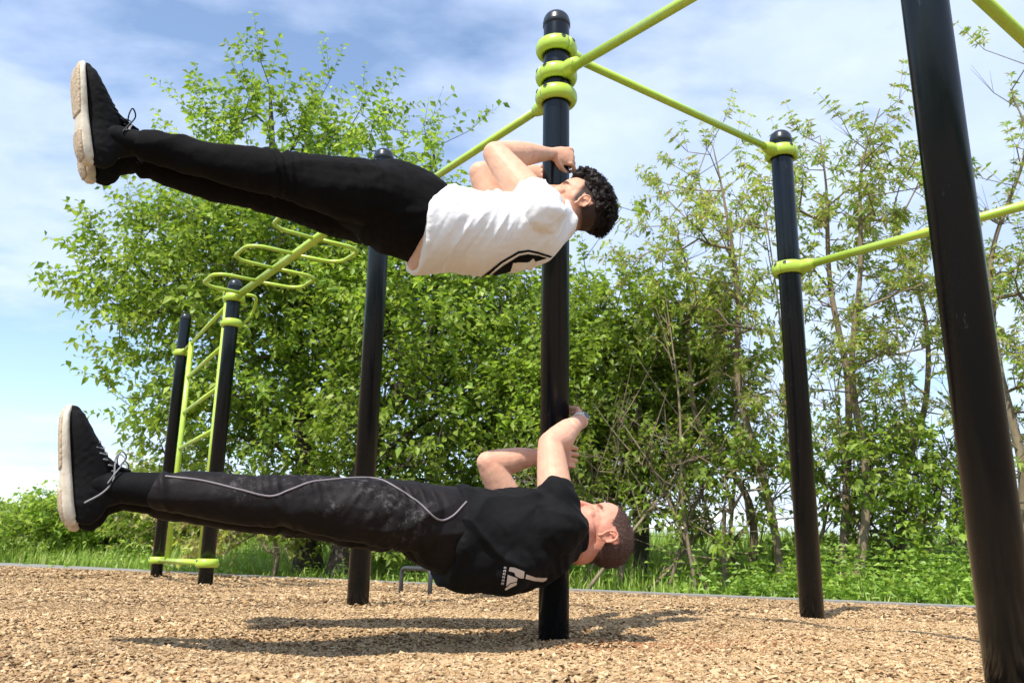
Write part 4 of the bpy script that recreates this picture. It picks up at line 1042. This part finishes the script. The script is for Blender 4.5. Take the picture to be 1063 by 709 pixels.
    for pre, sgn in (('', 1), ('f', -1)):
        S_, E_ = J[pre+'sho'], J[pre+'elb']; e = S_+(E_-S_)*sp['sleeve']
        limb(g, [S_-Hd*.06-Nd*sgn*.08, S_, S_*.5+e*.5, e], [.085, .083, .076, .072])
    for (px, py, lat, rl, rv) in sp.get('sag', ()):
        ellipsoid(g, PB(px, py, lat), (rl, .17, rv), np.stack([Hd, Nd, U_]), 24, 14)
    def dsh(c, n):
        s = (c-P0)@Hd; l = (c-P0)@Nd; v = (c-P0)@U_-((tp_[2]-P0)@U_)
        if sp['wr'] == 1:
            w0 = .9*vnoise(c*5, 2)
            q1 = np.stack([s*26-v*13+w0, l*2.5, v*2.2], -1); r1 = 1-2.2*abs(vnoise(q1, 21)); q2 = np.stack([s*11-v*7, l*3, v*2], -1); r2 = 1-2*abs(vnoise(q2, 22))
            q3 = np.stack([s*44-v*20+1.6*w0, l*3, v*2.5], -1); r3 = 1-2*abs(vnoise(q3, 27))
            d_ = (.0075*np.clip(r1, -.3, 1)**2*np.sign(r1)+.0085*r2+.0045*r3*np.clip(.5+vnoise(c*5, 33)*1.5, 0, 1))*np.clip(1.05-np.exp(-((s-.12)/.13)**2)*.5, .3, 1)
        else:
            w0 = 1.5*vnoise(c*6, 2)
            q1 = np.stack([s*13+v*16+w0, l*4, v*6], -1); r1 = 1-2*abs(vnoise(q1, 23)); q2 = np.stack([s*9-v*12+w0, l*4, v*5], -1); r2 = 1-2*abs(vnoise(q2, 24))
            q3 = np.stack([s*30+v*22+w0, l*5, v*7], -1); r3 = 1-2*abs(vnoise(q3, 28)); d_ = .009*r1+.010*r2+.004*r3
        return c+n*(d_+.001*vnoise(c*50, 5))[:, None]
    sme, sco = remesh(g, .0052, 3, dsh)
    sho = link('t_shirt', sme, sp['msh'], root)
    # ---- shoes
    for pre in ('', 'f'):
        T_, S2 = sp[pre+'foot']; shoe(root, J[pre+'ank'], A(T_, float), A(S2, float), sp['fs'], sp['mlace'], sp.get('mark', False) and pre == '')
    return dict(root=root, shirt=sho, trousers=tro, J=J, PB=PB, H=Hd, N=Nd, ho=ho, Fr=Fr)

c4 = A([*posts['4'][:2], 0])
aU = R(20)
def dirb(b, up_=0.): return (-math.cos(R(b)), -math.sin(R(b)), up_)
zu = lambda px, py, Y: atY(px, py, Y)
upper = dict(
    label='man in a white T-shirt and black sweatpants hanging level at the top of the post', a=aU, P0=(.2, 3.10, 1.4),
    torso=[(405, 222), (455, 236), (505, 238), (552, 232), (588, 224)], tr=[(.165, .14), (.175, .155), (.17, .14), (.18, .14), (.09, .085)],
    hip=(398, 203, .09), knee=(287, 181, .075), ank=(121, 144, .06), sep=dict(hip=.18, knee=.15, ank=.115), drop=dict(hip=0, knee=-.012, ank=-.01),
    sho=(562, 219, .165), elb=(514, 160, .03), felb=(499, 180, -.17), wri=zu(573, 160, 3.272), fwri=zu(540, 180, 3.42),
    hand=((1, .35, .02), (-.3, 1, 0), -1, (55, 92, 118)), fhand=((1, .05, 0), (0, -1, 0), 1, (48, 85, 112)),
    foot=(A(dirb(30))*.20+A([0, 0, 1.]), dirb(41)), ffoot=(A(dirb(30))*.19+A([0, 0, 1.]), dirb(39)),
    tilt=R(40), turn=R(-4), ear=(603, 207), hs=1.08, skin=(.64, .39, .27), ruddy=(.60, .28, .19), lip=(.50, .20, .16), brow=(.022, .013, .010), fade=.975, hair='curly',
    pelvis=[(368, 203), (400, 213), (430, 225), (445, 232)], pr=[(.12, .115), (.185, .156), (.186, .158), (.174, .150)], lr=(.112, .098, .073, .066, .055, .049), hem=.81, arm=1.18, mtr=m_sweat, wr=1,
    shirt=[(433, 236), (470, 239), (515, 243), (550, 236), (574, 230), (586, 226)], sr=[(.186, .166), (.182, .150), (.19, .142), (.185, .142), (.105, .095), (.080, .075)], sleeve=.22, msh=m_white, fs=1.0, mlace=m_lace, mark=True, waistskin=[(436, 241, .042, .146)])
U1 = build_person(upper)
lower = dict(
    label='man in a black T-shirt and dusty dark trousers hanging level near the ground', a=R(20), P0=(.2, 3.10, .35),
    torso=[(452, 552), (490, 558), (530, 558), (565, 553), (598, 548)], tr=[(.165, .13), (.15, .125), (.165, .14), (.19, .145), (.10, .09)],
    hip=(438, 538, .09), knee=(305, 521, .08), ank=(109, 504, .07), sep=dict(hip=.18, knee=.155, ank=.12), drop=dict(hip=0, knee=-.02, ank=-.015),
    sho=(580, 549, .165), elb=(571, 461, .06), felb=(507, 480, -.14), wri=A([.255, 3.275, 0])*0+zu(603, 436, 3.27), fwri=zu(566, 473, 3.28),
    hand=((-.12, 1, .30), (-1, -.1, 0), -1, (45, 85, 115)), fhand=((1, .06, 0), (0, 1, 0), 1, (40, 80, 112)),
    foot=(A(dirb(30))*.16+A([0, 0, 1.]), dirb(29)), ffoot=(A(dirb(30))*.13+A([0, 0, 1.]), dirb(27)),
    tilt=R(14), turn=R(-6), ear=(630, 553), hs=1.12, skin=(.62, .37, .26), ruddy=(.60, .20, .15), lip=(.52, .20, .17), brow=(.09, .045, .03), fade=.35, hair='crop',
    pelvis=[(405, 531), (438, 540), (468, 551), (488, 556)], pr=[(.12, .095), (.18, .125), (.18, .142), (.165, .135)], lr=(.104, .101, .078, .073, .063, .058), hem=.70, arm=1.09, mtr=m_track, wr=2, tights=True,
    dust=[(378, 498, .07), (400, 520, .07), (340, 525, .04), (415, 545, .07), (250, 505, .06), (430, 530, .06), (300, 498, .05), (330, 494, .05)],
    shirt=[(466, 556), (505, 562), (540, 558), (568, 553), (586, 551), (598, 550)], sr=[(.185, .165), (.185, .165), (.19, .165), (.185, .148), (.105, .095), (.080, .075)], sag=[(520, 577, .02, .12, .12)], sleeve=.34, msh=m_blackshirt, fs=1.0, mlace=m_lacegrey)
U2 = build_person(lower)

# prints, piping, watch
s_, ox, oy = 7.593, 480, 240
q = lambda *p: [(ox+a/s_, oy+b/s_) for a, b in p]
outer = q((135, 372), (300, 240), (440, 160), (520, 148), (600, 165), (705, 200), (640, 300), (560, 340), (300, 400), (200, 410))
decal(U1['shirt'].data, U1['shirt'], [q((135, 372), (300, 240), (440, 158), (520, 146), (600, 163), (710, 198), (690, 208), (600, 180), (520, 163), (445, 175), (310, 253), (165, 380)),
      q((180, 380), (320, 272), (450, 192), (520, 180), (600, 192), (668, 212), (575, 240), (558, 212), (525, 243), (400, 248), (378, 318), (290, 345), (215, 385))], 'chest_print', m_printblack)
s_, ox, oy = 8.858, 500, 560
w_ = [q((258, 250), (300, 252), (392, 290), (386, 352), (350, 350), (312, 330), (300, 300), (250, 285)), q((408, 315), (500, 345), (600, 347), (592, 372), (560, 384), (480, 375), (400, 356)),
      q((240, 320), (328, 350), (322, 380), (262, 395), (225, 425)), q((262, 405), (322, 388), (318, 412), (262, 440), (222, 462), (212, 450))]
for k in range(6):
    y0 = 245+k*29; x0 = 222-k*5
    w_ += [q((x0-14, y0), (x0+8, y0+4), (x0+8, y0+9), (x0-14, y0+5)), q((x0-14, y0), (x0-8, y0), (x0-10, y0+18), (x0-16, y0+18)), q((x0+2, y0+4), (x0+8, y0+4), (x0+4, y0+22), (x0-2, y0+22))]
decal(U2['shirt'].data, U2['shirt'], w_, 'back_print', m_printwhite, .28)
pipe = [(172, 494.5), (209, 498.7), (248, 508), (279.7, 515), (299.5, 509), (320.6, 501), (339, 498.5), (372, 496), (395, 498), (415, 508.5), (435, 522), (454.6, 539), (469, 536), (484, 521)]
surf_line(U2['trousers'].data, U2['trousers'], pipe, .0031, 'piping', m_piping)
decal(U1['trousers'].data, U1['trousers'], [[(380, 160), (386, 159.5), (393, 162.5), (394, 167), (389, 165.5)]], 'white_patch', m_printwhite, .4)
# wristwatch on the near wrist of the lower man
J = U2['J']; ax_ = unit(J['wri']-J['elb']); wc = J['wri']-ax_*.012
g = G(); revolve(g, [(.0275, -.009), (.0305, -.011), (.0325, -.006), (.0325, .006), (.0305, .011), (.0275, .009)], wc, 30, ax_)
V, F = g.data(); wo = link('wristwatch', np_mesh('watch', V, F, smooth=True), m_watch, U2['root'])
dn = unit(A([.75, -.25, .6])); dn = unit(dn-(dn@ax_)*ax_); g = G(); revolve(g, [(0, -.004), (.017, -.004), (.018, .0), (.017, .005), (.015, .006)], wc+dn*.032, 24, dn); V, F = g.data(); wf = link('watch_case', np_mesh('wcase', V, F, smooth=True), m_watch, wo)
g = G(); revolve(g, [(0, .0062), (.0145, .0062), (.0145, .0068), (0, .0068)], wc+dn*.032, 24, dn); V, F = g.data(); link('watch_dial', np_mesh('wdial', V, F), m_watchface, wo)
